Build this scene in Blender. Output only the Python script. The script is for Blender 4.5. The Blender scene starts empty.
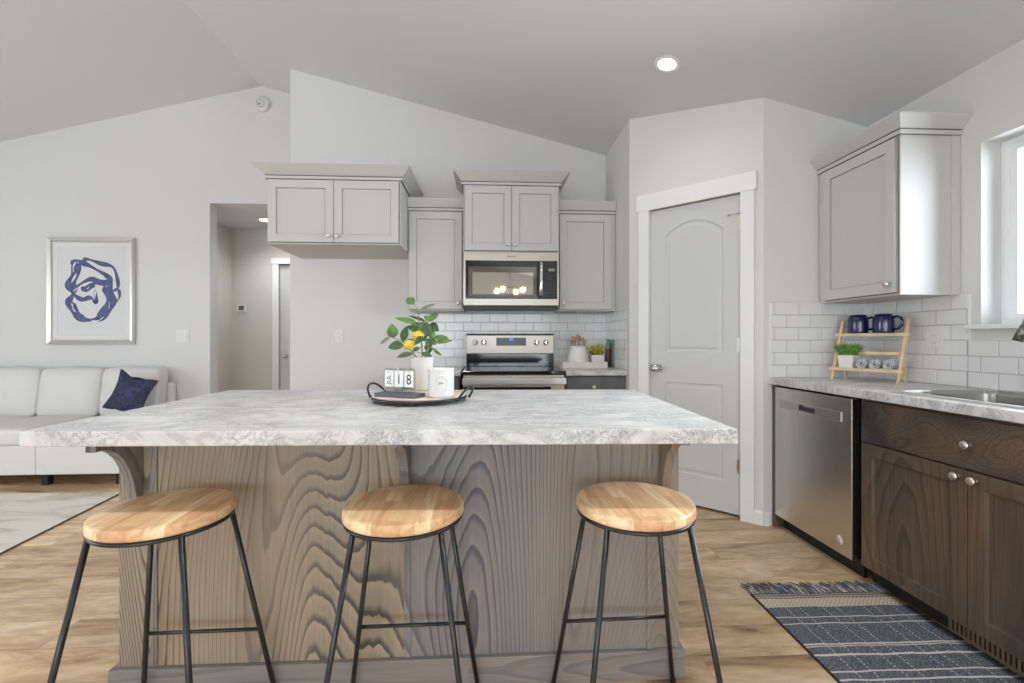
import bpy, bmesh, math, random
from math import pi, sin, cos, radians
from mathutils import Vector, Matrix
from mathutils.geometry import tessellate_polygon

S = bpy.context.scene
COL = S.collection
random.seed(7)

# ------------------------------------------------------------------ camera
cam_data = bpy.data.cameras.new('camera')
cam_data.sensor_width = 36.0
cam_data.lens = 455.0 / 1024.0 * 36.0
cam_data.shift_y = -2.0 / 1024.0
cam_data.clip_start = 0.05
cam = bpy.data.objects.new('camera', cam_data)
cam.location = (0, 0, 1.15)
cam.rotation_euler = (pi / 2, 0, -math.atan(24 / 455.0))
COL.objects.link(cam)
S.camera = cam

# ------------------------------------------------------------------ world, light, exposure
W = bpy.data.worlds.new('world')
S.world = W
W.use_nodes = True
bg = W.node_tree.nodes['Background']
bg.inputs['Color'].default_value = (0.86, 0.93, 1.0, 1)
bg.inputs['Strength'].default_value = 3.0
S.view_settings.view_transform = 'Standard'
S.view_settings.look = 'None'
S.view_settings.gamma = 1.0
S.view_settings.use_curve_mapping = False
S.view_settings.exposure = 0.05
S.cycles.use_denoising = True
S.cycles.max_bounces = 10
S.cycles.diffuse_bounces = 6
S.cycles.glossy_bounces = 4
S.cycles.transmission_bounces = 6
S.cycles.sample_clamp_indirect = 6.0
S.cycles.caustics_reflective = False
S.cycles.caustics_refractive = False


def area(name, loc, rot, sx, sy, power, color=(1, 1, 1)):
    d = bpy.data.lights.new(name, 'AREA')
    d.shape = 'RECTANGLE'
    d.size, d.size_y = sx, sy
    d.energy = power
    d.color = color
    o = bpy.data.objects.new(name, d)
    o.location = loc
    o.rotation_euler = rot
    COL.objects.link(o)
    return o


# unseen lights added to fill the room, then sky beyond the kitchen window
area('added_patio_fill', (-0.3, -4.55, 1.2), (pi / 2, 0, 0), 3.9, 2.1, 62, (0.83, 0.925, 1.0))
area('added_rear_fill', (-4.3, -4.55, 1.45), (pi / 2, 0, 0), 1.9, 1.4, 32, (0.83, 0.925, 1.0))
area('added_side_fill', (-6.15, 1.0, 1.45), (pi / 2, 0, -pi / 2), 2.8, 1.4, 40, (0.83, 0.925, 1.0))
area('sky_outside_kitchen_window', (3.6, -0.3, 2.1), (pi / 2, 0, pi / 2), 6.0, 3.2, 1300, (0.83, 0.92, 1.0))


# ------------------------------------------------------------------ materials
def lin(c):
    c = c / 255.0
    return c / 12.92 if c <= 0.04045 else ((c + 0.055) / 1.055) ** 2.4


def rgb(r, g, b):
    return (lin(r), lin(g), lin(b), 1)


def new_mat(name):
    m = bpy.data.materials.new(name)
    m.use_nodes = True
    return m, m.node_tree, m.node_tree.nodes['Principled BSDF']


def plain(name, col, rough=0.5, metal=0.0, bump=0.0, bscale=80, var=0.0, spec=0.5, coat=0.0):
    m, nt, b = new_mat(name)
    b.inputs['Base Color'].default_value = rgb(*col)
    b.inputs['Roughness'].default_value = rough
    b.inputs['Metallic'].default_value = metal
    b.inputs['Specular IOR Level'].default_value = spec
    b.inputs['Coat Weight'].default_value = coat
    tc = nt.nodes.new('ShaderNodeTexCoord')
    nz = nt.nodes.new('ShaderNodeTexNoise')
    nz.inputs['Scale'].default_value = bscale
    nz.inputs['Detail'].default_value = 3
    nt.links.new(tc.outputs['Object'], nz.inputs['Vector'])
    if bump:
        bp = nt.nodes.new('ShaderNodeBump')
        bp.inputs['Strength'].default_value = bump
        bp.inputs['Distance'].default_value = 0.002
        nt.links.new(nz.outputs['Fac'], bp.inputs['Height'])
        nt.links.new(bp.outputs['Normal'], b.inputs['Normal'])
    if var:
        r = nt.nodes.new('ShaderNodeValToRGB')
        r.color_ramp.elements[0].position = 0.35
        r.color_ramp.elements[1].position = 0.65
        r.color_ramp.elements[0].color = rgb(*[max(0, c * (1 - var)) for c in col])
        r.color_ramp.elements[1].color = rgb(*[min(255, c * (1 + var)) for c in col])
        nt.links.new(nz.outputs['Fac'], r.inputs['Fac'])
        nt.links.new(r.outputs['Color'], b.inputs['Base Color'])
    return m


def ramp(nt, stops, interp='LINEAR'):
    r = nt.nodes.new('ShaderNodeValToRGB')
    r.color_ramp.interpolation = interp
    e = r.color_ramp.elements
    while len(e) < len(stops):
        e.new(0.5)
    for k, (p, c) in enumerate(stops):
        e[k].position = p
        e[k].color = rgb(*c) if len(c) == 3 else c
    return r


def math_node(nt, op, a=None, b=None, c=None):
    n = nt.nodes.new('ShaderNodeMath')
    n.operation = op
    for k, v in enumerate((a, b, c)):
        if v is None:
            continue
        if isinstance(v, (int, float)):
            n.inputs[k].default_value = v
        else:
            nt.links.new(v, n.inputs[k])
    return n.outputs[0]


def mapping(nt, scale, rot=(0, 0, 0), loc=(0, 0, 0), coord='Object'):
    tc = nt.nodes.new('ShaderNodeTexCoord')
    mp = nt.nodes.new('ShaderNodeMapping')
    mp.inputs['Scale'].default_value = scale
    mp.inputs['Rotation'].default_value = rot
    mp.inputs['Location'].default_value = loc
    nt.links.new(tc.outputs[coord], mp.inputs['Vector'])
    return mp.outputs['Vector']


def noise(nt, vec, scale, detail=3, rough=0.5, dist=0.0):
    n = nt.nodes.new('ShaderNodeTexNoise')
    n.inputs['Scale'].default_value = scale
    n.inputs['Detail'].default_value = detail
    n.inputs['Roughness'].default_value = rough
    n.inputs['Distortion'].default_value = dist
    nt.links.new(vec, n.inputs['Vector'])
    return n.outputs['Fac']


def mix(nt, fac, a, b, mode='MIX'):
    n = nt.nodes.new('ShaderNodeMix')
    n.data_type = 'RGBA'
    n.blend_type = mode
    for v, i in ((fac, 0), (a, 6), (b, 7)):
        if isinstance(v, (int, float)):
            n.inputs[i].default_value = v
        elif isinstance(v, tuple):
            n.inputs[i].default_value = v
        else:
            nt.links.new(v, n.inputs[i])
    return n.outputs[2]


def cathedral_wood(name, base, dark, light, long_axis='z', scale=2.0, bands=9.0, rough=0.45, streak=0.4, contrast=1.0, stretch=0.2, patch=0):
    """stained softwood with broad cathedral figure: level lines of a stretched noise"""
    m, nt, b = new_mat(name)
    k = stretch
    sc = {'z': (1, 1, k), 'x': (k, 1, 1), 'y': (1, k, 1)}[long_axis]
    v = mapping(nt, sc)
    n1 = noise(nt, v, scale, 0.0, 0.4, 0.25)
    n1b = noise(nt, v, scale * 9, 2.0, 0.5, 0.0)
    w = math_node(nt, 'ADD', math_node(nt, 'MULTIPLY', n1, bands), math_node(nt, 'MULTIPLY', n1b, 0.55))
    fr = math_node(nt, 'FRACT', w)
    r = ramp(nt, [(0.0, light), (0.35, base), (0.62, base), (0.84, dark), (0.95, dark), (1.0, light)])
    nt.links.new(fr, r.inputs['Fac'])
    # the figure fades in and out across the board
    n5 = noise(nt, mapping(nt, sc, loc=(5, 2, 1)), 2.4, 1)
    r5 = ramp(nt, [(0.36, (165, 165, 165)), (0.54, (255, 255, 255))])
    nt.links.new(n5, r5.inputs['Fac'])
    fade = math_node(nt, 'MULTIPLY', r5.outputs['Color'], contrast)
    mid = tuple(int((base[q] * 2 + light[q]) / 3) for q in range(3))
    c = mix(nt, fade, rgb(*mid), r.outputs['Color'])
    sc2 = {'z': (1, 1, 0.03), 'x': (0.03, 1, 1), 'y': (1, 0.03, 1)}[long_axis]
    v2 = mapping(nt, sc2)
    n2 = noise(nt, v2, 140, 2, 0.6)
    r2 = ramp(nt, [(0.3, (200, 200, 200)), (0.7, (255, 255, 255))])
    nt.links.new(n2, r2.inputs['Fac'])
    c = mix(nt, streak, c, r2.outputs['Color'], 'MULTIPLY')
    n3 = noise(nt, mapping(nt, sc), 1.6, 3)
    r3 = ramp(nt, [(0.35, (206, 214, 228)), (0.5, (240, 240, 240)), (0.65, (255, 244, 228))])
    nt.links.new(n3, r3.inputs['Fac'])
    c = mix(nt, 1.0, c, r3.outputs['Color'], 'MULTIPLY')
    if patch:
        n6 = noise(nt, mapping(nt, sc, loc=(1, 7, 3)), 4.2, 3, 0.55, 0.4)
        r6 = ramp(nt, [(0.36, (176, 176, 184)), (0.52, (225, 222, 220)), (0.66, (255, 240, 222))])
        nt.links.new(n6, r6.inputs['Fac'])
        c = mix(nt, 1.0, c, r6.outputs['Color'], 'MULTIPLY')
    nt.links.new(c, b.inputs['Base Color'])
    b.inputs['Roughness'].default_value = rough
    bp = nt.nodes.new('ShaderNodeBump')
    bp.inputs['Strength'].default_value = 0.12
    bp.inputs['Distance'].default_value = 0.001
    nt.links.new(n2, bp.inputs['Height'])
    nt.links.new(bp.outputs['Normal'], b.inputs['Normal'])
    return m


def counter_mat(name, speck=1.0):
    m, nt, b = new_mat(name)
    v = mapping(nt, (1.0, 2.6, 1.4))
    n1 = noise(nt, v, 3.6, 9, 0.64, 0.9)
    a = math_node(nt, 'ABSOLUTE', math_node(nt, 'SUBTRACT', n1, 0.5))
    r = ramp(nt, [(0.0, (186, 186, 187)), (0.03, (206, 206, 206)), (0.12, (221, 221, 221))])
    nt.links.new(a, r.inputs['Fac'])
    v2 = mapping(nt, (1.0, 1.0, 1.0), loc=(3, 1, 0))
    n2 = noise(nt, v2, 30, 7, 0.72, 1.4)
    a2 = math_node(nt, 'ABSOLUTE', math_node(nt, 'SUBTRACT', n2, 0.5))
    r2 = ramp(nt, [(0.0, (140, 142, 150)), (0.016, (204, 206, 210)), (0.04, (255, 255, 255))])
    nt.links.new(a2, r2.inputs['Fac'])
    n3 = noise(nt, mapping(nt, (1, 1, 1)), 7, 3)
    r3 = ramp(nt, [(0.42, (0, 0, 0)), (0.56, (255, 255, 255))])
    nt.links.new(n3, r3.inputs['Fac'])
    f = math_node(nt, 'MULTIPLY', r3.outputs['Color'], 0.8 * speck)
    c = mix(nt, f, r.outputs['Color'], r2.outputs['Color'], 'MULTIPLY')
    nt.links.new(c, b.inputs['Base Color'])
    b.inputs['Roughness'].default_value = 0.33
    return m


def floor_mat():
    m, nt, b = new_mat('vinyl_plank_floor')
    v = mapping(nt, (1, 1, 1))
    br = nt.nodes.new('ShaderNodeTexBrick')
    br.offset = 0.37
    br.inputs['Color1'].default_value = (0, 0, 0, 1)
    br.inputs['Color2'].default_value = (1, 1, 1, 1)
    br.inputs['Mortar'].default_value = (0.5, 0.5, 0.5, 1)
    br.inputs['Scale'].default_value = 1.0
    br.inputs['Mortar Size'].default_value = 0.0012
    br.inputs['Mortar Smooth'].default_value = 0.3
    br.inputs['Brick Width'].default_value = 1.22
    br.inputs['Row Height'].default_value = 0.178
    nt.links.new(v, br.inputs['Vector'])
    # each plank shifts the grain
    sep = nt.nodes.new('ShaderNodeSeparateXYZ')
    nt.links.new(v, sep.inputs[0])
    comb = nt.nodes.new('ShaderNodeCombineXYZ')
    off = math_node(nt, 'MULTIPLY', br.outputs['Color'], 13.0)
    nt.links.new(math_node(nt, 'MULTIPLY', sep.outputs['X'], 0.30), comb.inputs['X'])
    nt.links.new(sep.outputs['Y'], comb.inputs['Y'])
    nt.links.new(off, comb.inputs['Z'])
    n1 = noise(nt, comb.outputs[0], 6.5, 6, 0.62, 0.7)
    n2 = noise(nt, comb.outputs[0], 34, 4, 0.6, 0.2)
    r = ramp(nt, [(0.30, (138, 108, 80)), (0.40, (198, 167, 130)), (0.53, (232, 205, 168)), (0.72, (246, 228, 202))])
    nt.links.new(n1, r.inputs['Fac'])
    r2 = ramp(nt, [(0.3, (214, 208, 204)), (0.62, (255, 255, 255))])
    nt.links.new(n2, r2.inputs['Fac'])
    c = mix(nt, 0.7, r.outputs['Color'], r2.outputs['Color'], 'MULTIPLY')
    r3 = ramp(nt, [(0.0, (222, 216, 212)), (0.5, (242, 240, 240)), (1.0, (255, 253, 248))])
    nt.links.new(br.outputs['Color'], r3.inputs['Fac'])
    c = mix(nt, 1.0, c, r3.outputs['Color'], 'MULTIPLY')
    c = mix(nt, math_node(nt, 'MULTIPLY', br.outputs['Fac'], 0.7), c, rgb(96, 80, 64))
    nt.links.new(c, b.inputs['Base Color'])
    b.inputs['Roughness'].default_value = 0.42
    bp = nt.nodes.new('ShaderNodeBump')
    bp.inputs['Strength'].default_value = 0.15
    bp.inputs['Distance'].default_value = 0.001
    nt.links.new(n2, bp.inputs['Height'])
    nt.links.new(bp.outputs['Normal'], b.inputs['Normal'])
    return m


def butcher_mat():
    m, nt, b = new_mat('butcher_block')
    v = mapping(nt, (1, 1, 1), rot=(0, 0, pi / 2), loc=(0.013, 0.02, 0))
    br = nt.nodes.new('ShaderNodeTexBrick')
    br.offset = 0.4
    br.inputs['Color1'].default_value = (0, 0, 0, 1)
    br.inputs['Color2'].default_value = (1, 1, 1, 1)
    br.inputs['Mortar'].default_value = (0.5, 0.5, 0.5, 1)
    br.inputs['Scale'].default_value = 1.0
    br.inputs['Mortar Size'].default_value = 0.0
    br.inputs['Brick Width'].default_value = 0.24
    br.inputs['Row Height'].default_value = 0.036
    nt.links.new(v, br.inputs['Vector'])
    r = ramp(nt, [(0.0, (214, 164, 122)), (0.3, (238, 208, 164)), (0.7, (248, 224, 186)), (1.0, (226, 184, 140))])
    nt.links.new(br.outputs['Color'], r.inputs['Fac'])
    n1 = noise(nt, mapping(nt, (1, 0.14, 1)), 32, 4, 0.6, .5)
    r2 = ramp(nt, [(0.32, (214, 196, 176)), (0.6, (255, 255, 255))])
    nt.links.new(n1, r2.inputs['Fac'])
    c = mix(nt, 0.9, r.outputs['Color'], r2.outputs['Color'], 'MULTIPLY')
    nt.links.new(c, b.inputs['Base Color'])
    b.inputs['Roughness'].default_value = 0.4
    return m


def steel_mat(name, col=(176, 174, 170), rough=0.3, axis='x'):
    m, nt, b = new_mat(name)
    sc = {'x': (0.01, 1, 1), 'y': (1, 0.01, 1), 'z': (1, 1, 0.01)}[axis]
    n1 = noise(nt, mapping(nt, sc), 300, 3)
    r = ramp(nt, [(0.2, tuple(c * 0.95 for c in col)), (0.8, col)])
    nt.links.new(n1, r.inputs['Fac'])
    nt.links.new(r.outputs['Color'], b.inputs['Base Color'])
    b.inputs['Metallic'].default_value = 1.0
    b.inputs['Roughness'].default_value = rough
    return m


def kitchen_rug_mat():
    m, nt, b = new_mat('denim_rug_weave')
    tc = nt.nodes.new('ShaderNodeTexCoord')
    sep = nt.nodes.new('ShaderNodeSeparateXYZ')
    nt.links.new(tc.outputs['Object'], sep.inputs[0])
    n0 = noise(nt, mapping(nt, (1, 1, 1)), 9, 2)
    wob = math_node(nt, 'MULTIPLY', math_node(nt, 'SUBTRACT', n0, 0.5), 0.012)
    y = math_node(nt, 'ADD', sep.outputs['Y'], wob)
    x = math_node(nt, 'ADD', sep.outputs['X'], wob)

    def line(coord, pos, w):
        d = math_node(nt, 'ABSOLUTE', math_node(nt, 'SUBTRACT', coord, pos))
        return math_node(nt, 'LESS_THAN', d, w)
    tot = None
    for pos, w in ((-0.175, .003), (-0.217, .003), (-0.340, .004), (-0.352, .0025), (-0.398, .005), (-0.480, .0035), (-0.520, .004),
                   (-0.62, .004), (-0.66, .004), (-0.78, .005), (-0.84, .004), (-0.94, .004)):
        l = line(y, pos, w)
        tot = l if tot is None else math_node(nt, 'MAXIMUM', tot, l)
    dash = math_node(nt, 'GREATER_THAN', math_node(nt, 'FRACT', math_node(nt, 'MULTIPLY', sep.outputs['Y'], 70.0)), 0.4)
    for pos in (0.085, 0.145, 0.245, 0.305, 0.42, 0.47, 0.55):
        l = math_node(nt, 'MULTIPLY', line(x, pos, 0.0022), dash)
        l = math_node(nt, 'MULTIPLY', l, 0.75)
        tot = math_node(nt, 'MAXIMUM', tot, l)
    n1 = noise(nt, mapping(nt, (1, 3.0, 1)), 120, 4, 0.8)
    blue = ramp(nt, [(0.32, (54, 57, 70)), (0.5, (92, 97, 112)), (0.66, (168, 170, 178))])
    nt.links.new(n1, blue.inputs['Fac'])
    c = mix(nt, tot, blue.outputs['Color'], rgb(214, 208, 198))
    ch = nt.nodes.new('ShaderNodeTexChecker')
    ch.inputs['Scale'].default_value = 110
    ch.inputs['Color1'].default_value = rgb(214, 203, 184)
    ch.inputs['Color2'].default_value = rgb(178, 166, 150)
    nt.links.new(tc.outputs['Object'], ch.inputs['Vector'])
    cream = math_node(nt, 'GREATER_THAN', sep.outputs['Y'], -0.105)
    c = mix(nt, cream, c, ch.outputs['Color'])
    # grey threads over the cream at its outer edge
    n4 = math_node(nt, 'FRACT', math_node(nt, 'MULTIPLY', sep.outputs['Y'], 62.0))
    gr = math_node(nt, 'MULTIPLY', math_node(nt, 'GREATER_THAN', n4, 0.5), math_node(nt, 'GREATER_THAN', sep.outputs['Y'], -0.045))
    c = mix(nt, math_node(nt, 'MULTIPLY', gr, 0.8), c, rgb(80, 84, 98))
    nt.links.new(c, b.inputs['Base Color'])
    b.inputs['Roughness'].default_value = 0.95
    b.inputs['Specular IOR Level'].default_value = 0.1
    bp = nt.nodes.new('ShaderNodeBump')
    bp.inputs['Strength'].default_value = 0.6
    bp.inputs['Distance'].default_value = 0.002
    nt.links.new(n1, bp.inputs['Height'])
    nt.links.new(bp.outputs['Normal'], b.inputs['Normal'])
    return m


def living_rug_mat():
    m, nt, b = new_mat('cream_rug')
    v = mapping(nt, (0.5, 1.6, 1), rot=(0, 0, 0.35))
    n1 = noise(nt, v, 3.0, 8, 0.68, 0.8)
    r = ramp(nt, [(0.3, (178, 166, 150)), (0.42, (204, 196, 184)), (0.5, (220, 214, 204)), (0.8, (228, 223, 214))])
    nt.links.new(n1, r.inputs['Fac'])
    nt.links.new(r.outputs['Color'], b.inputs['Base Color'])
    b.inputs['Roughness'].default_value = 0.95
    b.inputs['Specular IOR Level'].default_value = 0.1
    return m


def towel_mat():
    m, nt, b = new_mat('patterned_towel')
    vo = nt.nodes.new('ShaderNodeTexVoronoi')
    vo.feature = 'DISTANCE_TO_EDGE'
    vo.inputs['Scale'].default_value = 130
    nt.links.new(mapping(nt, (1, 1, 1)), vo.inputs['Vector'])
    r = ramp(nt, [(0.0, (232, 232, 236)), (0.13, (214, 216, 224)), (0.20, (70, 78, 108)), (1.0, (84, 92, 120))])
    nt.links.new(vo.outputs['Distance'], r.inputs['Fac'])
    nt.links.new(r.outputs['Color'], b.inputs['Base Color'])
    b.inputs['Roughness'].default_value = 0.9
    return m


def emis(name, col, strength):
    m, nt, b = new_mat(name)
    b.inputs['Base Color'].default_value = rgb(*col)
    b.inputs['Emission Color'].default_value = rgb(*col)
    b.inputs['Emission Strength'].default_value = strength
    return m


def glass_mat(name, col=(255, 255, 255), rough=0.0, ior=1.45):
    m, nt, b = new_mat(name)
    out = nt.nodes['Material Output']
    tr = nt.nodes.new('ShaderNodeBsdfTransparent')
    tr.inputs['Color'].default_value = rgb(*col)
    gl = nt.nodes.new('ShaderNodeBsdfGlossy')
    gl.inputs['Roughness'].default_value = rough
    fr = nt.nodes.new('ShaderNodeFresnel')
    fr.inputs['IOR'].default_value = ior
    mx = nt.nodes.new('ShaderNodeMixShader')
    nt.links.new(fr.outputs[0], mx.inputs[0])
    nt.links.new(tr.outputs[0], mx.inputs[1])
    nt.links.new(gl.outputs[0], mx.inputs[2])
    nt.links.new(mx.outputs[0], out.inputs['Surface'])
    return m


WALL = plain('wall_paint', (217, 217, 216), 0.85, bump=0.05, bscale=220, spec=0.2)
CEIL = plain('ceiling_paint', (216, 217, 219), 0.9, bump=0.12, bscale=160, spec=0.15)
HALLW = plain('hall_paint', (212, 208, 203), 0.85, bump=0.05, bscale=220, spec=0.2)
TRIM = plain('trim_paint', (234, 235, 235), 0.4)
DOORP = plain('door_paint', (205, 206, 206), 0.42)
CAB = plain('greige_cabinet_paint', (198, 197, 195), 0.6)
CABG = plain('cabinet_groove_shade', (158, 156, 152), 0.55)  # cabinet colour darkened to stand for shade in grooves and edges
CABD = plain('cabinet_gap_shade', (112, 110, 107), 0.6)  # darker tone painted as gap shadow round doors and on crown steps
ISL = cathedral_wood('island_stained_wood', (174, 159, 139), (88, 84, 86), (194, 175, 149), 'z', 3.2, 46.0, 0.5, stretch=.15)
ISLG = cathedral_wood('island_grey_stained_wood', (152, 147, 144), (108, 108, 116), (166, 158, 151), 'z', 2.8, 44.0, 0.5, stretch=.17)
ISLH = cathedral_wood('island_plinth_wood', (156, 149, 143), (130, 126, 126), (168, 160, 150), 'x', 3.0, 22.0, 0.5, contrast=.7)
SINKW = cathedral_wood('dark_stained_wood', (122, 108, 96), (90, 79, 71), (140, 122, 106), 'z', 2.6, 24.0, 0.36, 0.7, contrast=.65, patch=1)
SINKH = cathedral_wood('dark_stained_wood_flat_grain', (116, 103, 94), (88, 77, 71), (134, 118, 106), 'y', 3.4, 26.0, 0.36, 0.9, contrast=.6, stretch=.08, patch=1)
DARKC = plain('charcoal_stained_wood', (98, 99, 102), 0.45, var=0.06, bscale=12)
COUNTER = counter_mat('marble_laminate')
COUNTER2 = counter_mat('marble_laminate_sink_run', 0.9)
FLOOR = floor_mat()
BUTCH = butcher_mat()
BLACK = plain('black_metal', (32, 33, 38), 0.30, 0.0, spec=.55)
STEEL = steel_mat('brushed_steel', (178, 172, 163), 0.36, 'x')
STEELY = steel_mat('brushed_steel_door', (226, 222, 218), 0.27, 'z')
STEELL = plain('bright_steel', (206, 205, 208), 0.3, 1.0)
NICKEL = plain('satin_nickel', (222, 216, 210), 0.32, 1.0)
CHROME = plain('chrome', (215, 215, 215), 0.12, 1.0)
BGLASS = plain('black_glass', (22, 22, 24), 0.06, 0.0, spec=0.8)
MWGLASS = plain('smoked_door_glass', (122, 118, 112), 0.05, 0.7, spec=0.8)
BLACKP = plain('black_plastic', (20, 20, 21), 0.4)
GROUT = plain('grout', (172, 171, 170), 0.9)
TILE = plain('glazed_white_tile', (228, 228, 228), 0.12, var=0.006, bscale=5, spec=0.6)
LEATHER = plain('cream_leather', (212, 210, 207), 0.5, bump=0.15, bscale=90)
NAVYV = plain('navy_velvet', (44, 45, 76), 0.75, var=0.3, bscale=30)
NAVYG = plain('navy_glaze', (24, 30, 76), 0.12, spec=0.7)
WHITEC = plain('white_ceramic', (232, 230, 227), 0.35)
CREAMC = plain('cream_ceramic', (222, 220, 217), 0.45)
BAMBOO = plain('bamboo', (222, 194, 155), 0.5, var=0.05, bscale=20)
TRAYW = plain('tray_wood', (206, 189, 170), 0.55, var=0.06, bscale=14)
SLATE = plain('slate_painted_wood', (88, 90, 104), 0.5)
LEAF = plain('citrus_leaf', (88, 122, 58), 0.45, var=0.18, bscale=30)
LEAFD = plain('citrus_leaf_dark', (60, 88, 48), 0.42, var=0.15, bscale=30)
LEAFO = plain('citrus_leaf_back', (118, 122, 100), 0.55, var=0.1, bscale=30)
STEM = plain('stem', (126, 134, 96), 0.6)
LEMON = plain('lemon_skin', (235, 196, 62), 0.45, bump=0.3, bscale=300, var=0.04)
GRASS = plain('grass_blade', (112, 154, 74), 0.6, var=0.25, bscale=40)
MOSSY = plain('yellow_green_sprig', (190, 178, 76), 0.7, var=0.25, bscale=60)
PAPER = plain('paper_white', (232, 232, 232), 0.7)
MATW = plain('mat_board_white', (220, 220, 219), 0.7)
MATB = plain('print_paper', (214, 214, 216), 0.6)
INK = plain('black_ink', (40, 40, 44), 0.6)
NAVYI = plain('navy_paint', (76, 84, 126), 0.6, var=0.12, bscale=18)
SILVERF = plain('silver_frame', (214, 212, 208), 0.28, 0.85)
GLASS = glass_mat('clear_glass')
ACRYL = glass_mat('acrylic', (236, 238, 236))
WINF = plain('window_vinyl', (238, 240, 242), 0.35)
KRUG = kitchen_rug_mat()
LRUG = living_rug_mat()
FRINGE = plain('fringe_yarn', (92, 98, 116), 0.95, var=0.2, bscale=40)
FRINGEW = plain('fringe_yarn_cream', (206, 200, 188), 0.95)
TOWEL = towel_mat()
LAMPE = emis('downlight_lens', (255, 252, 246), 14)
BULBE = emis('warm_bulb', (255, 226, 180), 40)
UTEN = plain('utensil_wood', (166, 138, 112), 0.6, var=0.15, bscale=30)
AMBERP = plain('dried_pods', (146, 100, 80), 0.6, var=0.35, bscale=60)
BRONZE = plain('vent_bronze', (140, 122, 98), 0.45, 0.4)
PINKS = plain('sticker_pink', (255, 236, 228), 0.9, spec=.1)
PLATE = plain('plate_white', (224, 224, 223), 0.35)
SCREEN = plain('lcd_grey', (92, 96, 94), 0.3)


# ------------------------------------------------------------------ mesh helpers
class MB:
    def __init__(self):
        self.bm = bmesh.new()

    def poly(self, pts, faces):
        vs = [self.bm.verts.new(p) for p in pts]
        for f in faces:
            try:
                self.bm.faces.new([vs[i] for i in f])
            except ValueError:
                pass
        return self

    def box(self, x0, x1, y0, y1, z0, z1):
        p = [(x0, y0, z0), (x1, y0, z0), (x1, y1, z0), (x0, y1, z0), (x0, y0, z1), (x1, y0, z1), (x1, y1, z1), (x0, y1, z1)]
        return self.poly(p, [(0, 3, 2, 1), (4, 5, 6, 7), (0, 1, 5, 4), (1, 2, 6, 5), (2, 3, 7, 6), (3, 0, 4, 7)])

    def prism(self, outline, t0, t1, fn):
        """outline: 2D points; fn(a,b,t) -> 3D"""
        n = len(outline)
        p = [fn(a, b, t0) for a, b in outline] + [fn(a, b, t1) for a, b in outline]
        self.poly(p, [tuple(range(n - 1, -1, -1)), tuple(range(n, 2 * n))] + [(i, (i + 1) % n, n + (i + 1) % n, n + i) for i in range(n)])
        return self

    def tube(self, pts, r, seg=10, closed=False, cap=True):
        pts = [Vector(p) for p in pts]
        n = len(pts)
        rs = r if isinstance(r, (list, tuple)) else [r] * n
        rings = []
        up = None
        for i, p in enumerate(pts):
            if closed:
                d = (pts[(i + 1) % n] - pts[i - 1]).normalized()
            else:
                d = (pts[min(i + 1, n - 1)] - pts[max(i - 1, 0)]).normalized()
            if up is None:
                up = Vector((0, 0, 1)) if abs(d.z) < 0.9 else Vector((1, 0, 0))
            u = (up - d * up.dot(d)).normalized()
            w = d.cross(u)
            up = u
            rings.append([self.bm.verts.new(p + (u * cos(a) + w * sin(a)) * rs[i]) for a in [2 * pi * k / seg for k in range(seg)]])
        m = n if closed else n - 1
        for i in range(m):
            a, b = rings[i], rings[(i + 1) % n]
            for k in range(seg):
                f = self.bm.faces.new((a[k], a[(k + 1) % seg], b[(k + 1) % seg], b[k]))
                f.smooth = True
        if cap and not closed:
            self.bm.faces.new(rings[0][::-1])
            self.bm.faces.new(rings[-1])
        return self

    def lathe(self, prof, c=(0, 0, 0), seg=32, axis='z', smooth=True, closed=False):
        """prof: list of (r, h)"""
        rings = []
        for r, h in prof:
            ring = []
            for k in range(seg):
                a = 2 * pi * k / seg
                if axis == 'z':
                    p = (c[0] + r * cos(a), c[1] + r * sin(a), c[2] + h)
                elif axis == 'y':
                    p = (c[0] + r * cos(a), c[1] + h, c[2] + r * sin(a))
                else:
                    p = (c[0] + h, c[1] + r * cos(a), c[2] + r * sin(a))
                ring.append(self.bm.verts.new(p))
            rings.append(ring)
        n = len(rings)
        for i in range(n if closed else n - 1):
            a, b = rings[i], rings[(i + 1) % n]
            for k in range(seg):
                f = self.bm.faces.new((a[k], a[(k + 1) % seg], b[(k + 1) % seg], b[k]))
                f.smooth = smooth
        if not closed:
            self.bm.faces.new(rings[0][::-1])
            self.bm.faces.new(rings[-1])
        return self

    def flat(self, loops, fn, flip=False):
        """face from 2D loops (outer first, then holes)"""
        vl = [[Vector((a, b, 0)) for a, b in lp] for lp in loops]
        tris = tessellate_polygon(vl)
        allp = [fn(a, b) for lp in loops for a, b in lp]
        self.poly(allp, [t[::-1] if flip else t for t in tris])
        return self

    def strip(self, l0, l1, closed=True):
        n = len(l0)
        v0 = [self.bm.verts.new(p) for p in l0]
        v1 = [self.bm.verts.new(p) for p in l1]
        for i in range(n if closed else n - 1):
            j = (i + 1) % n
            self.bm.faces.new((v0[i], v0[j], v1[j], v1[i]))
        return self

    def ball(self, c, rx, ry=None, rz=None, sub=2):
        ry = ry or rx
        rz = rz or rx
        M = Matrix.Translation(c) @ Matrix.Diagonal((rx, ry, rz, 1))
        r = bmesh.ops.create_icosphere(self.bm, subdivisions=sub, radius=1, matrix=M)
        for v in r['verts']:
            for f in v.link_faces:
                f.smooth = True
        return self

    def xform(self, M):
        self.bm.transform(M)
        return self


def ring_slab(mb, loops, z0, z1):
    """slab with holes, loops in XY"""
    mb.flat(loops, lambda a, b: (a, b, z1))
    mb.flat(loops, lambda a, b: (a, b, z0), True)
    for lp in loops:
        mb.strip([(a, b, z0) for a, b in lp], [(a, b, z1) for a, b in lp])
    return mb


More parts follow.
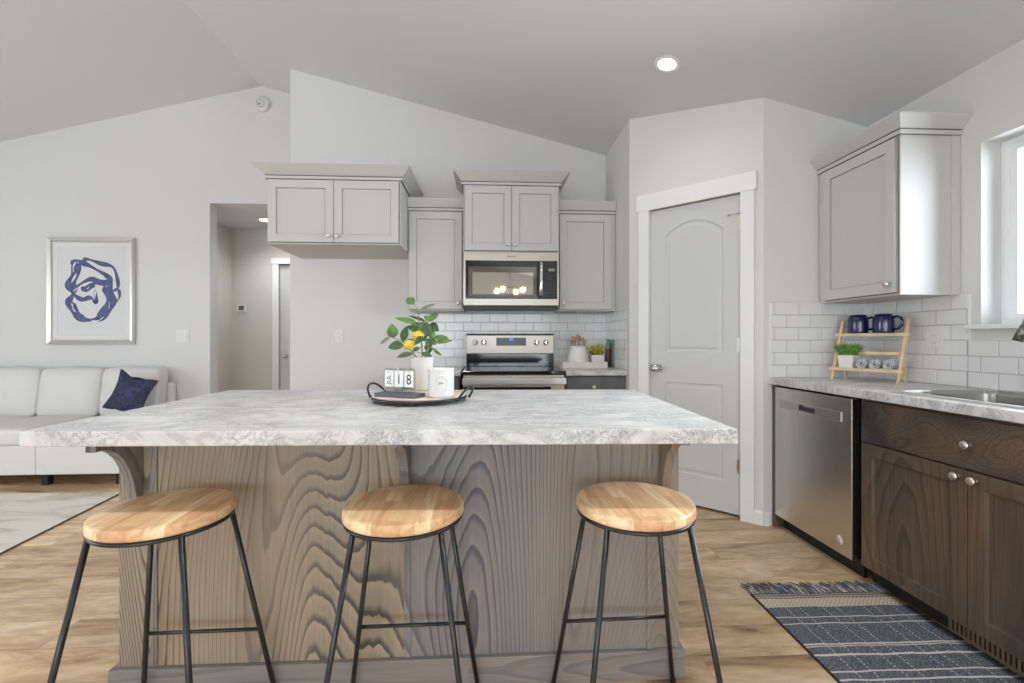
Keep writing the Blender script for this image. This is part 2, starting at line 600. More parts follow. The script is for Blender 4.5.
def finish(mb, name, mat, bevel=0.0, seg=2, angle=35, recalc=True):
    bm = mb.bm
    bmesh.ops.remove_doubles(bm, verts=bm.verts, dist=1e-6)
    if recalc:
        bmesh.ops.recalc_face_normals(bm, faces=bm.faces)
    me = bpy.data.meshes.new(name)
    bm.to_mesh(me)
    bm.free()
    mats = mat if isinstance(mat, (list, tuple)) else [mat]
    for m in mats:
        me.materials.append(m)
    o = bpy.data.objects.new(name, me)
    COL.objects.link(o)
    if bevel:
        md = o.modifiers.new('bevel', 'BEVEL')
        md.width = bevel
        md.segments = seg
        md.limit_method = 'ANGLE'
        md.angle_limit = radians(angle)
        md.harden_normals = False
    return o


ROOTM = {}


def props(o, label=None, cat=None, group=None, kind=None):
    if label:
        o['label'] = label
    if cat:
        o['category'] = cat
    if group:
        o['group'] = group
    if kind:
        o['kind'] = kind
    return o


def thing(name, loc, rotz=0.0, label=None, cat=None, group=None, kind=None):
    o = bpy.data.objects.new(name, None)
    o.empty_display_size = 0.05
    o.location = loc
    o.rotation_euler = (0, 0, rotz)
    COL.objects.link(o)
    ROOTM[o.name] = Matrix.Translation(loc) @ Matrix.Rotation(rotz, 4, 'Z')
    return props(o, label, cat, group, kind)


def part(name, mb, mat, parent, world=False, bevel=0.0, seg=2, label=None, angle=35, recalc=True):
    """a child mesh; geometry in the root's local space, or in world space if world=True"""
    r = parent
    while r.parent is not None:
        r = r.parent
    if world:
        mb.xform(ROOTM[r.name].inverted())
    o = finish(mb, name, mat, bevel, seg, angle, recalc)
    o.parent = parent
    if label:
        o['label'] = label
    return o


def single(name, mb, mat, label=None, cat=None, group=None, kind=None, bevel=0.0, seg=2, angle=35, recalc=True):
    """a top-level thing made of one mesh built in world space; its origin goes to its base"""
    bm = mb.bm
    xs = [v.co.x for v in bm.verts]
    ys = [v.co.y for v in bm.verts]
    zs = [v.co.z for v in bm.verts]
    loc = Vector(((min(xs) + max(xs)) / 2, (min(ys) + max(ys)) / 2, min(zs)))
    bm.transform(Matrix.Translation(-loc))
    o = finish(mb, name, mat, bevel, seg, angle, recalc)
    o.location = loc
    ROOTM[o.name] = Matrix.Translation(loc)
    return props(o, label, cat, group, kind)


def struct(name, mb, mat, bevel=0.0, recalc=True):
    o = finish(mb, name, mat, bevel, recalc=recalc)
    ROOTM[o.name] = Matrix.Identity(4)
    o['kind'] = 'structure'
    return o


def copy_tree(o, parent=None):
    c = o.copy()
    COL.objects.link(c)
    c.parent = parent
    for ch in list(o.children):
        copy_tree(ch, c)
    return c


# ------------------------------------------------------------------ room shell
XR, XL, YB, YL, YR = 2.37, -6.2, 4.05, 4.57, -4.6
RX, RZ = -2.215, 3.627


def zc(x):
    return RZ - 0.25 * abs(x - RX)


b = MB()
b.box(XL - .15, XR + .2, YR - .15, 6.0, -0.1, 0.0)
struct('floor', b, FLOOR)

b = MB()
for xa, xb in ((XL - .15, RX), (RX, XR + .2)):
    p = [(xa, YR - .15, zc(xa)), (xb, YR - .15, zc(xb)), (xb, YL + .15, zc(xb)), (xa, YL + .15, zc(xa))]
    b.poly(p + [(x, y, z + .12) for x, y, z in p], [(0, 3, 2, 1), (4, 5, 6, 7), (0, 1, 5, 4), (1, 2, 6, 5), (2, 3, 7, 6), (3, 0, 4, 7)])
struct('ceiling', b, CEIL)


def wall_piece(b, p0, p1, th, z0, z1=None):
    """upright wall piece between two plan points; th = thickness vector; z1 None = up to the sloped ceiling"""
    cuts = [0.0, 1.0]
    if z1 is None and (p0[0] - RX) * (p1[0] - RX) < 0:
        cuts = [0.0, (RX - p0[0]) / (p1[0] - p0[0]), 1.0]
    for a, c in zip(cuts[:-1], cuts[1:]):
        q0 = (p0[0] + (p1[0] - p0[0]) * a, p0[1] + (p1[1] - p0[1]) * a)
        q1 = (p0[0] + (p1[0] - p0[0]) * c, p0[1] + (p1[1] - p0[1]) * c)
        q = [q0, q1, (q1[0] + th[0], q1[1] + th[1]), (q0[0] + th[0], q0[1] + th[1])]
        top = [(z1 if z1 is not None else zc(x) + .015) for x, y in q]
        b.poly([(x, y, z0) for x, y in q] + [(q[i][0], q[i][1], top[i]) for i in range(4)],
               [(0, 3, 2, 1), (4, 5, 6, 7), (0, 1, 5, 4), (1, 2, 6, 5), (2, 3, 7, 6), (3, 0, 4, 7)])


# kitchen wall, standing forward of the living-room wall
b = MB()
wall_piece(b, (-1.724, YB), (XR + .16, YB), (0, YL - YB - .001), 0)
struct('wall_kitchen_back', b, WALL, bevel=0.012)
# living-room wall with the full-height opening to the hall
b = MB()
wall_piece(b, (XL, YL), (-2.698, YL), (0, .12), 0)
wall_piece(b, (-2.698, YL), (-1.76, YL), (0, .12), 2.476)
wall_piece(b, (-1.76, YL + .001), (1.15, YL + .001), (0, .12), 0)
struct('wall_living_back', b, WALL)
# left, rear and right walls
b = MB()
wall_piece(b, (XL, YR), (XL, -0.4), (-.12, 0), 0)
wall_piece(b, (XL, 2.4), (XL, YL + .12), (-.12, 0), 0)
wall_piece(b, (XL, -0.4), (XL, 2.4), (-.12, 0), 0, 0.75)
wall_piece(b, (XL, -0.4), (XL, 2.4), (-.12, 0), 2.15)
struct('wall_left', b, WALL)
b = MB()
wall_piece(b, (XL, YR), (-5.25, YR), (0, -.12), 0)
wall_piece(b, (-5.25, YR), (-3.35, YR), (0, -.12), 0, 0.75)
wall_piece(b, (-5.25, YR), (-3.35, YR), (0, -.12), 2.15)
wall_piece(b, (-3.35, YR), (-2.25, YR), (0, -.12), 0)
wall_piece(b, (-2.25, YR), (1.65, YR), (0, -.12), 2.25)
wall_piece(b, (1.65, YR), (XR, YR), (0, -.12), 0)
struct('wall_rear', b, WALL)
WY0, WY1, WZ0, WZ1 = 0.92, 2.068, 1.222, 2.10
b = MB()
wall_piece(b, (XR, YR), (XR, WY0), (.16, 0), 0)
wall_piece(b, (XR, WY1), (XR, 2.73), (.16, 0), 0)
wall_piece(b, (XR, WY0), (XR, WY1), (.16, 0), 0, WZ0)
wall_piece(b, (XR, WY0), (XR, WY1), (.16, 0), WZ1)
wall_piece(b, (XR, 2.84), (XR, YB), (.16, 0), 0)
struct('wall_right', b, WALL)
# pantry corner: side wall, angled wall with the door opening, return wall
A = Vector((1.703, 2.73))
B = Vector((1.062, 3.371))
dAB = (B - A).normalized()
nin = Vector((dAB.y, -dAB.x))
if nin.x < 0:
    nin = -nin
b = MB()
wall_piece(b, (1.062, 3.371), (1.062, YB), (.11, 0), 0)
struct('wall_pantry_side', b, WALL)
T0, T1 = 0.128, 0.748   # door opening along the angled wall, from A
DH = 2.085
b = MB()
pt = lambda t: tuple(A + dAB * t)
wall_piece(b, pt(0), pt(T0), tuple(nin * .11), 0)
wall_piece(b, pt(T1), pt((B - A).length), tuple(nin * .11), 0)
wall_piece(b, pt(T0), pt(T1), tuple(nin * .11), DH + .005)
struct('wall_pantry_angled', b, WALL)
b = MB()
wall_piece(b, (1.703, 2.73), (XR + .16, 2.73), (0, .11), 0)
struct('wall_pantry_return', b, WALL)
# hall beyond the opening
b = MB()
b.box(-3.19, -3.07, YL + .12, 5.75, 0, 2.476)
struct('wall_hall_left', b, HALLW)
b = MB()
b.box(-3.07, -2.52, 5.63, 5.75, 0, 2.476)
b.box(-2.52, -1.72, 5.63, 5.75, 2.06, 2.476)
b.box(-1.72, -1.3, 5.63, 5.75, 0, 2.476)
struct('wall_hall_back', b, HALLW)
b = MB()
b.box(-1.42, -1.3, YL + .12, 5.63, 0, 2.476)
struct('wall_hall_right', b, HALLW)
b = MB()
b.box(-3.19, -1.3, YL + .12, 5.75, 2.477, 2.57)
struct('ceiling_hall', b, CEIL)

# ------------------------------------------------------------------ doors (setting)

# local x runs from B towards A, local -y faces the kitchen; origin at A


def adoor(t):
    return -t


def panel_front(b, x0, x1, z0, z1, panels, y=0.0, thick=0.035, prof=((0.0, 0.0), (0.010, 0.007), (0.022, 0.0045), (0.030, 0.0045))):
    """board with moulded panels; panels = list of outline functions inset -> loop of (x,z)"""
    outer = [(x0, z0), (x1, z0), (x1, z1), (x0, z1)]
    loops = [outer] + [p(0.0) for p in panels]
    b.flat(loops, lambda a, c: (a, y, c))
    for p in panels:
        prev = p(prof[0][0])
        py = prof[0][1]
        for off, dep in prof[1:]:
            cur = p(off)
            b.strip([(a, y + py, c) for a, c in prev], [(a, y + dep, c) for a, c in cur])
            prev, py = cur, dep
        b.flat([prev], lambda a, c: (a, y + py, c))
    b.strip([(a, y, c) for a, c in outer], [(a, y + thick, c) for a, c in outer])
    b.flat([outer], lambda a, c: (a, y + thick, c), True)


def rect_panel(x0, x1, z0, z1):
    return lambda o: [(x0 + o, z0 + o), (x1 - o, z0 + o), (x1 - o, z1 - o), (x0 + o, z1 - o)]


def arch_panel(x0, x1, z0, zs, rise):
    def f(o):
        pts = [(x0 + o, z0 + o), (x1 - o, z0 + o)]
        for k in range(17):
            u = 1 - k / 16 * 2
            x = (x0 + x1) / 2 + u * ((x1 - x0) / 2 - o)
            pts.append((x, zs - o + rise * (1 - u * u)))
        return pts
    return f


d1 = thing('door_1', (A.x, A.y, 0), math.atan2(dAB.y, dAB.x) + pi, kind='structure')
xa, xb = -T1, -T0
b = MB()
panel_front(b, xa + .006, xb - .006, 0.022, DH - .004,
            [arch_panel(xa + .115, xb - .115, 1.065, 1.885, 0.085), rect_panel(xa + .115, xb - .115, 0.225, 0.85)], y=0.012,
            prof=((0.0, 0.0), (0.006, 0.008), (0.020, 0.008), (0.034, 0.003)))
leaf = part('door_leaf', b, DOORP, d1)
b = MB()
b.lathe([(.003, 0.012), (.029, 0.012), (.029, .006), (.012, .002), (.010, -.025), (.016, -.032), (.026, -.040), (.0285, -.052), (.024, -.062), (.008, -.067)], (xa + .062, 0, .945), 28, 'y')
part('door_knob', b, CHROME, d1, label='satin nickel round door knob')
for zz in (0.335, 1.115, 1.90):
    b = MB()
    b.lathe([(.006, -.05), (.006, .05)], (xb - .003, .004, zz), 12)
    b.box(xb - .03, xb - .002, .0095, .012, zz - .045, zz + .045)
    part('hinge', b, NICKEL, d1)
b = MB()
b.tube([(xb - .003, .0, 1.955), (xb - .03, -.018, 1.957), (xb - .075, -.012, 1.957)], .0035, 8)
b.lathe([(.007, -.008), (.008, .004)], (xb - .078, -.006, 1.957), 12, 'y')
part('door_stop', b, NICKEL, d1)
# casing
b = MB()
b.box(xa - .078, xa + .002, -.018, -.0005, 0, DH + .004)
b.box(xb - .002, xb + .078, -.018, -.0005, 0, DH + .004)
b.box(xa, xa + .004, -.0005, .10, 0, DH)
b.box(xb - .004, xb, -.0005, .10, 0, DH)
part('casing', b, TRIM, d1, bevel=.002)
b = MB()
b.box(xa - .092, xb + .092, -.022, -.0005, DH + .002, DH + .118)
part('head_casing', b, TRIM, d1, bevel=.002)

d2 = thing('door_2', (-2.52, 5.63, 0), 0, kind='structure')
b = MB()
panel_front(b, .004, .796, .01, 2.05, [arch_panel(.12, .68, 1.06, 1.85, .08), rect_panel(.12, .68, .22, .85)], y=.03)
part('door_leaf', b, DOORP, d2)
b = MB()
b.box(-.07, .004, -.018, -.0005, 0, 2.06)
b.box(.796, .87, -.018, -.0005, 0, 2.06)
b.box(-.085, .885, -.024, -.0005, 2.06, 2.13)
part('casing', b, TRIM, d2, bevel=.002)
b = MB()
b.lathe([(.004, .03), (.026, .03), (.011, .022), (.011, .0), (.026, -.012), (.022, -.03), (.005, -.035)], (.07, 0, .95), 20, 'y')
part('door_knob', b, NICKEL, d2)
b = MB()
b.box(-2.67, -1.65, 5.80, 5.84, 0, 2.2)
struct('wall_hall_closet', b, HALLW)

# baseboards


def baseboard(name, p0, p1, n):
    """n: unit normal into the room"""
    b = MB()
    p0, p1, n = Vector(p0), Vector(p1), Vector(n)
    prof = [(0.0005, 0), (.014, 0), (.014, .075), (.009, .088), (.0005, .09)]
    l0 = [(p0.x + n.x * a, p0.y + n.y * a, z) for a, z in prof]
    l1 = [(p1.x + n.x * a, p1.y + n.y * a, z) for a, z in prof]
    b.strip(l0, l1)
    b.poly(l0, [tuple(range(5))])
    b.poly(l1, [tuple(range(5))])
    return struct(name, b, TRIM)


nk = (-nin.x, -nin.y)
baseboard('baseboard_living', (XL, YL), (-2.70, YL), (0, -1))
baseboard('baseboard_pantry_near', tuple(A), tuple(A + dAB * (T0 - .079)), nk)
baseboard('baseboard_pantry_far', tuple(A + dAB * (T1 + .079)), tuple(B), nk)
baseboard('baseboard_return', (1.703, 2.73), (1.735, 2.73), (0, -1))
baseboard('baseboard_hall_back', (-3.07, 5.63), (-2.59, 5.63), (0, -1))
baseboard('baseboard_hall_left', (-3.07, 4.70), (-3.07, 5.63), (1, 0))
baseboard('baseboard_kitchen', (-1.71, YB), (-.67, YB), (0, -1))
baseboard('baseboard_left', (XL, YR), (XL, YL), (1, 0))

# ------------------------------------------------------------------ windows (setting)
w1 = thing('window_1', (XR, WY0, WZ0), 0, kind='structure')
b = MB()
b.box(2.334, 2.499, WY0 - .02, WY1 + .05, WZ0 - .022, WZ0 - .0005)
part('window_sill', b, TRIM, w1, world=True, bevel=.003)
b = MB()
fx0, fx1 = 2.47, 2.525
lo = [(WY0 + .001, WZ0 + .001), (WY1 - .001, WZ0 + .001), (WY1 - .001, WZ1 - .001), (WY0 + .001, WZ1 - .001)]
li = [(WY0 + .024, WZ0 + .024), (WY1 - .024, WZ0 + .024), (WY1 - .024, WZ1 - .024), (WY0 + .024, WZ1 - .024)]
for x in (fx0, fx1):
    b.flat([lo, li], lambda a, c: (x, a, c))
b.strip([(fx0, a, c) for a, c in lo], [(fx1, a, c) for a, c in lo])
b.strip([(fx0, a, c) for a, c in li], [(fx1, a, c) for a, c in li])
part('window_frame', b, WINF, w1, world=True, bevel=.003)
b = MB()
ym = (WY0 + WY1) / 2
for ya, yb_, x in ((WY0 + .024, ym + .02, 2.508), (ym - .02, WY1 - .024, 2.492)):
    lo = [(ya, WZ0 + .024), (yb_, WZ0 + .024), (yb_, WZ1 - .024), (ya, WZ1 - .024)]
    li = [(ya + .028, WZ0 + .052), (yb_ - .028, WZ0 + .052), (yb_ - .028, WZ1 - .052), (ya + .028, WZ1 - .052)]
    for xx in (x, x + .015):
        b.flat([lo, li], lambda a, c: (xx, a, c))
    b.strip([(x, a, c) for a, c in lo], [(x + .015, a, c) for a, c in lo])
    b.strip([(x, a, c) for a, c in li], [(x + .015, a, c) for a, c in li])
part('sash', b, WINF, w1, world=True, bevel=.002)
b = MB()
b.box(2.5075, 2.5079, WY0 + .03, WY1 - .03, WZ0 + .03, WZ1 - .03)
part('pane', b, GLASS, w1, world=True)

for nm, loc, wid, z0, z1, rot in (('added_window_2', (XL - .06, -0.4, 0), 2.8, .75, 2.15, pi / 2), ('added_window_3', (-5.25, YR - .06, 0), 1.9, .75, 2.15, 0), ('added_window_4', (-2.25, YR - .06, 0), 3.9, 0.0, 2.25, 0)):  # unseen windows, added so that light can enter from behind and left
    w = thing(nm, loc, rot, kind='structure')
    b = MB()
    lo = [(0.001, z0 + .001), (wid - .001, z0 + .001), (wid - .001, z1 - .001), (0.001, z1 - .001)]
    m = wid / 2
    holes = [[(.05, z0 + .05), (m - .03, z0 + .05), (m - .03, z1 - .05), (.05, z1 - .05)], [(m + .03, z0 + .05), (wid - .05, z0 + .05), (wid - .05, z1 - .05), (m + .03, z1 - .05)]]
    for y in (-.02, .02):
        b.flat([lo] + holes, lambda a, c: (a, y, c))
    for l in [lo] + holes:
        b.strip([(a, -.02, c) for a, c in l], [(a, .02, c) for a, c in l])
    part('window_frame', b, WINF, w)  # frame of the added unseen window

# ------------------------------------------------------------------ subway tile


def tiles(name, fn, length, z0, z1, tw=.1555, th=.0776, start=0.0, x0=0.0, voids=()):
    """fn(u, d, z) -> world: u along the wall, d out of the wall"""
    b = MB()
    g = .0016
    row = 0
    z = z0
    while z < z1 - .01:
        zt = min(z + th, z1)
        u = x0 - (tw / 2 if row % 2 else 0) - start
        while u < length:
            a, c = max(u, x0), min(u + tw, length)
            if c - a > .012:
                bl = .0022
                p = [(a + g, 0.0, z + g), (c - g, 0.0, z + g), (c - g, 0.0, zt - g), (a + g, 0.0, zt - g)]
                q = [(a + g, .006, z + g), (c - g, .006, z + g), (c - g, .006, zt - g), (a + g, .006, zt - g)]
                r = [(a + g + bl, .0078, z + g + bl), (c - g - bl, .0078, z + g + bl), (c - g - bl, .0078, zt - g - bl), (a + g + bl, .0078, zt - g - bl)]
                pts = [fn(*v) for v in p + q + r]
                b.poly(pts, [(0, 1, 5, 4), (1, 2, 6, 5), (2, 3, 7, 6), (3, 0, 4, 7), (4, 5, 9, 8), (5, 6, 10, 9), (6, 7, 11, 10), (7, 4, 8, 11), (8, 9, 10, 11)])
            u += tw
        row += 1
        z += th
    o = struct(name, b, TILE)
    gb = MB()
    pts = [fn(x, d, zz) for d in (0.0003, .0055) for x, zz in ((x0, z0), (length, z0), (length, z1), (x0, z1))]
    gb.poly(pts, [(0, 3, 2, 1), (4, 5, 6, 7), (0, 1, 5, 4), (1, 2, 6, 5), (2, 3, 7, 6), (3, 0, 4, 7)])
    gr = finish(gb, 'grout', GROUT)
    gr.parent = o
    return o


ZT = .914
tiles('wall_kitchen_back_tiles', lambda u, d, z: (-.645 + u, YB - d, z), 1.705, ZT, 1.3795, start=.04)
tiles('wall_pantry_side_tiles', lambda u, d, z: (1.062 - d, YB - u, z), YB - 3.42, ZT, 1.3795, start=.09)
tiles('wall_pantry_return_tiles', lambda u, d, z: (1.747 + u, 2.73 - d, z), XR - 1.747, ZT, 1.3795, start=.055)
tiles('wall_right_tiles_upper', lambda u, d, z: (XR - d, 2.73 - u, z), 2.73 - 2.123, ZT, 1.3795, start=.02)
tiles('wall_right_tiles_lower', lambda u, d, z: (XR - d, 2.73 - u, z), 2.73 - .66, ZT, 1.1468, start=.02, x0=2.73 - 2.123)
b = MB()
b.box(XR - .0095, XR - .0005, 2.114, 2.1225, 1.143, 1.376)
struct('trim_1', b, TRIM)
b = MB()
b.box(1.738, 1.747, 2.7195, 2.7295, ZT, 1.376)
struct('trim_2', b, TRIM)

# ------------------------------------------------------------------ cabinets


def shaker(x0, x1, z0, z1, y0=-.020, rail=.057, rec=.009):
    b = MB()
    panel_front(b, x0, x1, z0, z1, [rect_panel(x0 + rail, x1 - rail, z0 + rail, z1 - rail)], y=y0, thick=.0195,
                prof=((0.0, 0.0), (0.0015, rec * .45), (0.004, rec)))
    return b


def shade_grooves(o):
    """shade painted into the door's edges and panel grooves"""
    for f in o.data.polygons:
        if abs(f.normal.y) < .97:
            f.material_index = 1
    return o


def door_with_line(t, a, c, zb, zt):
    d = shade_grooves(part('door', shaker(a, c, zb, zt), [CAB, CABG], t))
    b = MB()
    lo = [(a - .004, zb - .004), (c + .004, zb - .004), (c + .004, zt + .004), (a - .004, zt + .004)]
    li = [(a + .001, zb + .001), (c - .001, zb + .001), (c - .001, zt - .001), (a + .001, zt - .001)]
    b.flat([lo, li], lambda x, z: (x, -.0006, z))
    part('gap_shade_line', b, CABD, d)  # dark outline painted as the shadow gap round the door
    return d


def slab_front(x0, x1, z0, z1, y0=-.020):
    return MB().box(x0, x1, y0, -.0005, z0, z1)


def knob(x, z, y=-.020, r=.0155):
    b = MB()
    b.lathe([(.004, .0005), (.009, .0), (.007, -.004), (.0055, -.012), (.009, -.017), (r, -.021), (r, -.025), (r * .8, -.029), (.003, -.0305)], (x, y, z), 20, 'y')
    return b


def crown(w, dep, z0, z1, out, left=True, right=True):
    h = z1 - z0
    prof = [(0.0, 0.0), (.012, 0.0), (.016, .004), (.016, .020), (.010, .024), (.014, .028), (out * .96, h - .008), (out, h - .006), (out, h)]
    b = MB()
    rings = []
    for o, z in prof:
        L = -o if left else 0.0
        R = w + (o if right else 0.0)
        rings.append([(L, dep, z0 + z), (L, -o, z0 + z), (R, -o, z0 + z), (R, dep, z0 + z)])
    for k, (r0, r1) in enumerate(zip(rings[:-1], rings[1:])):
        n0 = len(b.bm.faces)
        b.strip(r0, r1)
        b.bm.faces.ensure_lookup_table()
        for f in list(b.bm.faces)[n0:]:
            f.material_index = 1 if k in (0, 3, 4) else 0  # shade painted into the small steps of the crown
    b.poly(rings[0], [(0, 1, 2, 3)])
    b.poly(rings[-1], [(0, 1, 2, 3)])
    return b


def wall_cabinet(loc, rotz, w, dep, h, doors, crown_h, crown_out, label, cl=True, cr=True, fillers=(0, 0), ztop=None, rev=.004, knob_z=.045, kd=1):
    """origin: front-left-bottom corner of the box; doors = number of doors"""
    t = thing('wall_cabinet', loc, rotz, label, 'kitchen cabinet')
    b = MB()
    b.box(0, w, 0.0, dep, 0, h)
    part('cabinet_box', b, CAB, t, bevel=.0015)
    x0, x1 = .012 + fillers[0], w - .012 - fillers[1]
    zb, zt = .013, h - .010
    n = doors
    for k in range(n):
        a = x0 + (x1 - x0) * k / n + (rev / 2 if k else 0)
        c = x0 + (x1 - x0) * (k + 1) / n - (rev / 2 if k < n - 1 else 0)
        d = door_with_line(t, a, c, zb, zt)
        if n == 2:
            kx = c - .030 if k == 0 else a + .030
        else:
            kx = c - .030 if kd > 0 else a + .030
        part('knob', knob(kx, zb + knob_z), NICKEL, d, label='round satin nickel knob')
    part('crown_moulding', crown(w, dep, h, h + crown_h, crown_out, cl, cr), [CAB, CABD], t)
    return t


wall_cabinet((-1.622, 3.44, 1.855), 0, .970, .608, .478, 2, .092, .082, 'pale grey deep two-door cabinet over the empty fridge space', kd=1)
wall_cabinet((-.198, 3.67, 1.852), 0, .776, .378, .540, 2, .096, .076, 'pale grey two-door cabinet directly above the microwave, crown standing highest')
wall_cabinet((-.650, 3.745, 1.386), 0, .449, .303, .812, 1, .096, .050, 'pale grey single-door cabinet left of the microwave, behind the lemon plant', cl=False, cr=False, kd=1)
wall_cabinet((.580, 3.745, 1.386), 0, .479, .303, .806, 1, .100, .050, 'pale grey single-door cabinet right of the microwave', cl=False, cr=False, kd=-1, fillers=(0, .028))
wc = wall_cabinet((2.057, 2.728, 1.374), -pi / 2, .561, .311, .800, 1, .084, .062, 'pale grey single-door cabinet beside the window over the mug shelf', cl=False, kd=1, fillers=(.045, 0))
# applied stile on its window side
b = MB()
b.box(.5615, .566, .265, .311, 0, .800)
part('side_stile', b, CAB, wc, bevel=.001)

# base cabinets
TOE = plain('toe_kick_dark', (46, 40, 36), .6)


def base_cabinet(loc, rotz, w, dep, fronts, mat, label, matd=None, toe=True, name='base_cabinet', zbot=.10, hollow=False):
    """fronts: list of (type, x0, x1, z0, z1, knobx, knobz)"""
    t = thing(name, loc, rotz, label, 'kitchen cabinet')
    b = MB()
    if hollow:
        b.box(0, w, 0.0, .018, zbot, .874)
        b.box(0, w, dep - .012, dep, zbot, .874)
        b.box(0, .016, .0185, dep - .0125, zbot, .874)
        b.box(w - .016, w, .0185, dep - .0125, zbot, .874)
        b.box(.0165, w - .0165, .0185, dep - .0125, zbot, zbot + .016)
    else:
        b.box(0, w, 0.0, dep, zbot, .874)
    part('cabinet_box', b, mat, t, bevel=.0015)
    b = MB()
    b.box(.001, w - .001, .055, dep - .01, 0.0, zbot - .0005)
    part('toe_kick', b, TOE if name != 'base_cabinet' or zbot < .09 else BLACKP, t)
    for ty, x0, x1, z0, z1, kx, kz in fronts:
        nm = 'door' if ty == 'door' else 'drawer_front'
        bb = shaker(x0, x1, z0, z1, rec=.0125) if ty == 'door' else slab_front(x0, x1, z0, z1)
        d = part(nm, bb, (matd or mat) if ty != 'door' else mat, t, bevel=.0015)
        if kx is not None:
            part('knob', knob(kx, kz), NICKEL, d, label='round satin nickel knob')
    return t


base_cabinet((-.648, 3.455, 0), 0, .440, .595, [('drawer', .01, .43, .72, .862, .22, .79), ('door', .01, .43, .115, .712, .40, .66)], DARKC,
             'charcoal base cabinet left of the range, mostly behind the island')
base_cabinet((.592, 3.455, 0), 0, .4685, .595, [('drawer', .008, .412, .72, .862, .21, .79), ('door', .008, .412, .115, .712, .04, .66)], DARKC,
             'charcoal base cabinet between the range and the pantry corner')
b = MB()
b.box(-.648, -.204, 3.415, YB - .0005, .876, .914)
single('countertop', b, COUNTER, 'short marbled countertop left of the range', 'countertop', bevel=.003)
b = MB()
b.box(.590, 1.0615, 3.415, YB - .0005, .876, .914)
single('countertop', b, COUNTER, 'short marbled countertop right of the range, holding the utensil crock', 'countertop', bevel=.003)

# right-hand run, faces -X
RXF = 1.775
b = MB()
b.box(RXF - .02, 2.366, 2.700, 2.7265, 0.0, .874)
single('end_panel', b, SINKW, 'narrow dark wood filler panel between pantry wall and dishwasher', 'cabinet panel', bevel=.001)
sk = base_cabinet((RXF, 2.075, 0), -pi / 2, .985, .590,
                  [('drawer', .022, .963, .676, .862, .506, .765),
                   ('door', .022, .4935, .090, .668, .4935 - .027, .640),
                   ('door', .4975, .963, .090, .668, .4975 + .031, .640)], SINKW,
                  'dark stained sink base cabinet with false drawer and two doors', matd=SINKH, name='sink_base_cabinet', zbot=.085, hollow=True)
nb = base_cabinet((RXF, 1.0885, 0), -pi / 2, .425, .590,
                  [('drawer', .01, .415, .676, .862, .212, .765), ('door', .01, .415, .090, .668, .04, .64)], SINKW,
                  'dark stained narrow base cabinet nearest the camera, past the sink cabinet', matd=SINKH, zbot=.085)
# toe-kick register
t = thing('floor_register', (1.812, 1.70, .002), -pi / 2, 'bronze slotted vent grille set in the toe kick under the sink cabinet', 'vent')
b = MB()
lo = [(0, 0), (.62, 0), (.62, .072), (0, .072)]
holes = [[(.012 + k * .0165, .016), (.0205 + k * .0165, .016), (.0205 + k * .0165, .056), (.012 + k * .0165, .056)] for k in range(36)]
for y in (.0, .004):
    b.flat([lo] + holes, lambda a, c: (a, y, c))
for l in [lo] + holes:
    b.strip([(a, 0, c) for a, c in l], [(a, .004, c) for a, c in l])
part('grille', b, BRONZE, t)
b = MB()
b.box(.004, .616, .0041, .0170, .004, .068)
part('backing', b, BLACKP, t)

# sink countertop with cut-out
CX0, CX1, CY0, CY1 = 1.732, XR - .0085, .66, 2.7285
SX0, SX1, SY0, SY1 = 1.835, 2.268, 1.19, 1.955


def rrect(x0, x1, y0, y1, r, n=6):
    pts = []
    for cx, cy, a0 in ((x1 - r, y0 + r, -pi / 2), (x1 - r, y1 - r, 0), (x0 + r, y1 - r, pi / 2), (x0 + r, y0 + r, pi)):
        for k in range(n + 1):
            a = a0 + pi / 2 * k / n
            pts.append((cx + r * cos(a), cy + r * sin(a)))
    return pts


b = MB()
ring_slab(b, [[(CX0, CY0), (CX1, CY0), (CX1, CY1), (CX0, CY1)], rrect(SX0, SX1, SY0, SY1, .05)], .876, .914)
single('countertop', b, COUNTER2, 'long marbled countertop with inset sink along the window wall', 'countertop', bevel=.0025)
# sink
t = thing('kitchen_sink', ((SX0 + SX1) / 2, (SY0 + SY1) / 2, .70), 0, 'stainless drop-in sink in the countertop below the window', 'sink')
b = MB()
seq = [(-.004, .9215), (.004, .915), (.010, .905), (.016, .76), (.030, .735), (.06, .728)]
prev = None
for off, z in seq:
    cur = [(x, y, z) for x, y in rrect(SX0 + off, SX1 - off, SY0 + off, SY1 - off, max(.05 - off * .2, .03))]
    if prev:
        b.strip(prev, cur)
    prev = cur
b.poly(prev, [tuple(range(len(prev)))])
part('basin', b, steel_mat('sink_steel', (186, 185, 181), .30, 'y'), t, world=True, angle=60)
b = MB()
rg = [[(x, y, z) for x, y in rrect(SX0 + off, SX1 - off, SY0 + off, SY1 - off, .055)] for off, z in ((-.036, .9145), (-.032, .9215), (-.0045, .9215), (-.0045, .9148))]
for q0, q1 in zip(rg[:-1], rg[1:]):
    b.strip(q0, q1)
part('rim', b, steel_mat('sink_rim_steel', (232, 232, 230), .4, 'y'), t, world=True)
b = MB()
b.lathe([(.045, .7285), (.045, .731), (.03, .7305), (.005, .7295)], (2.08, 1.57, 0), 24)
part('drain', b, CHROME, t, world=True)
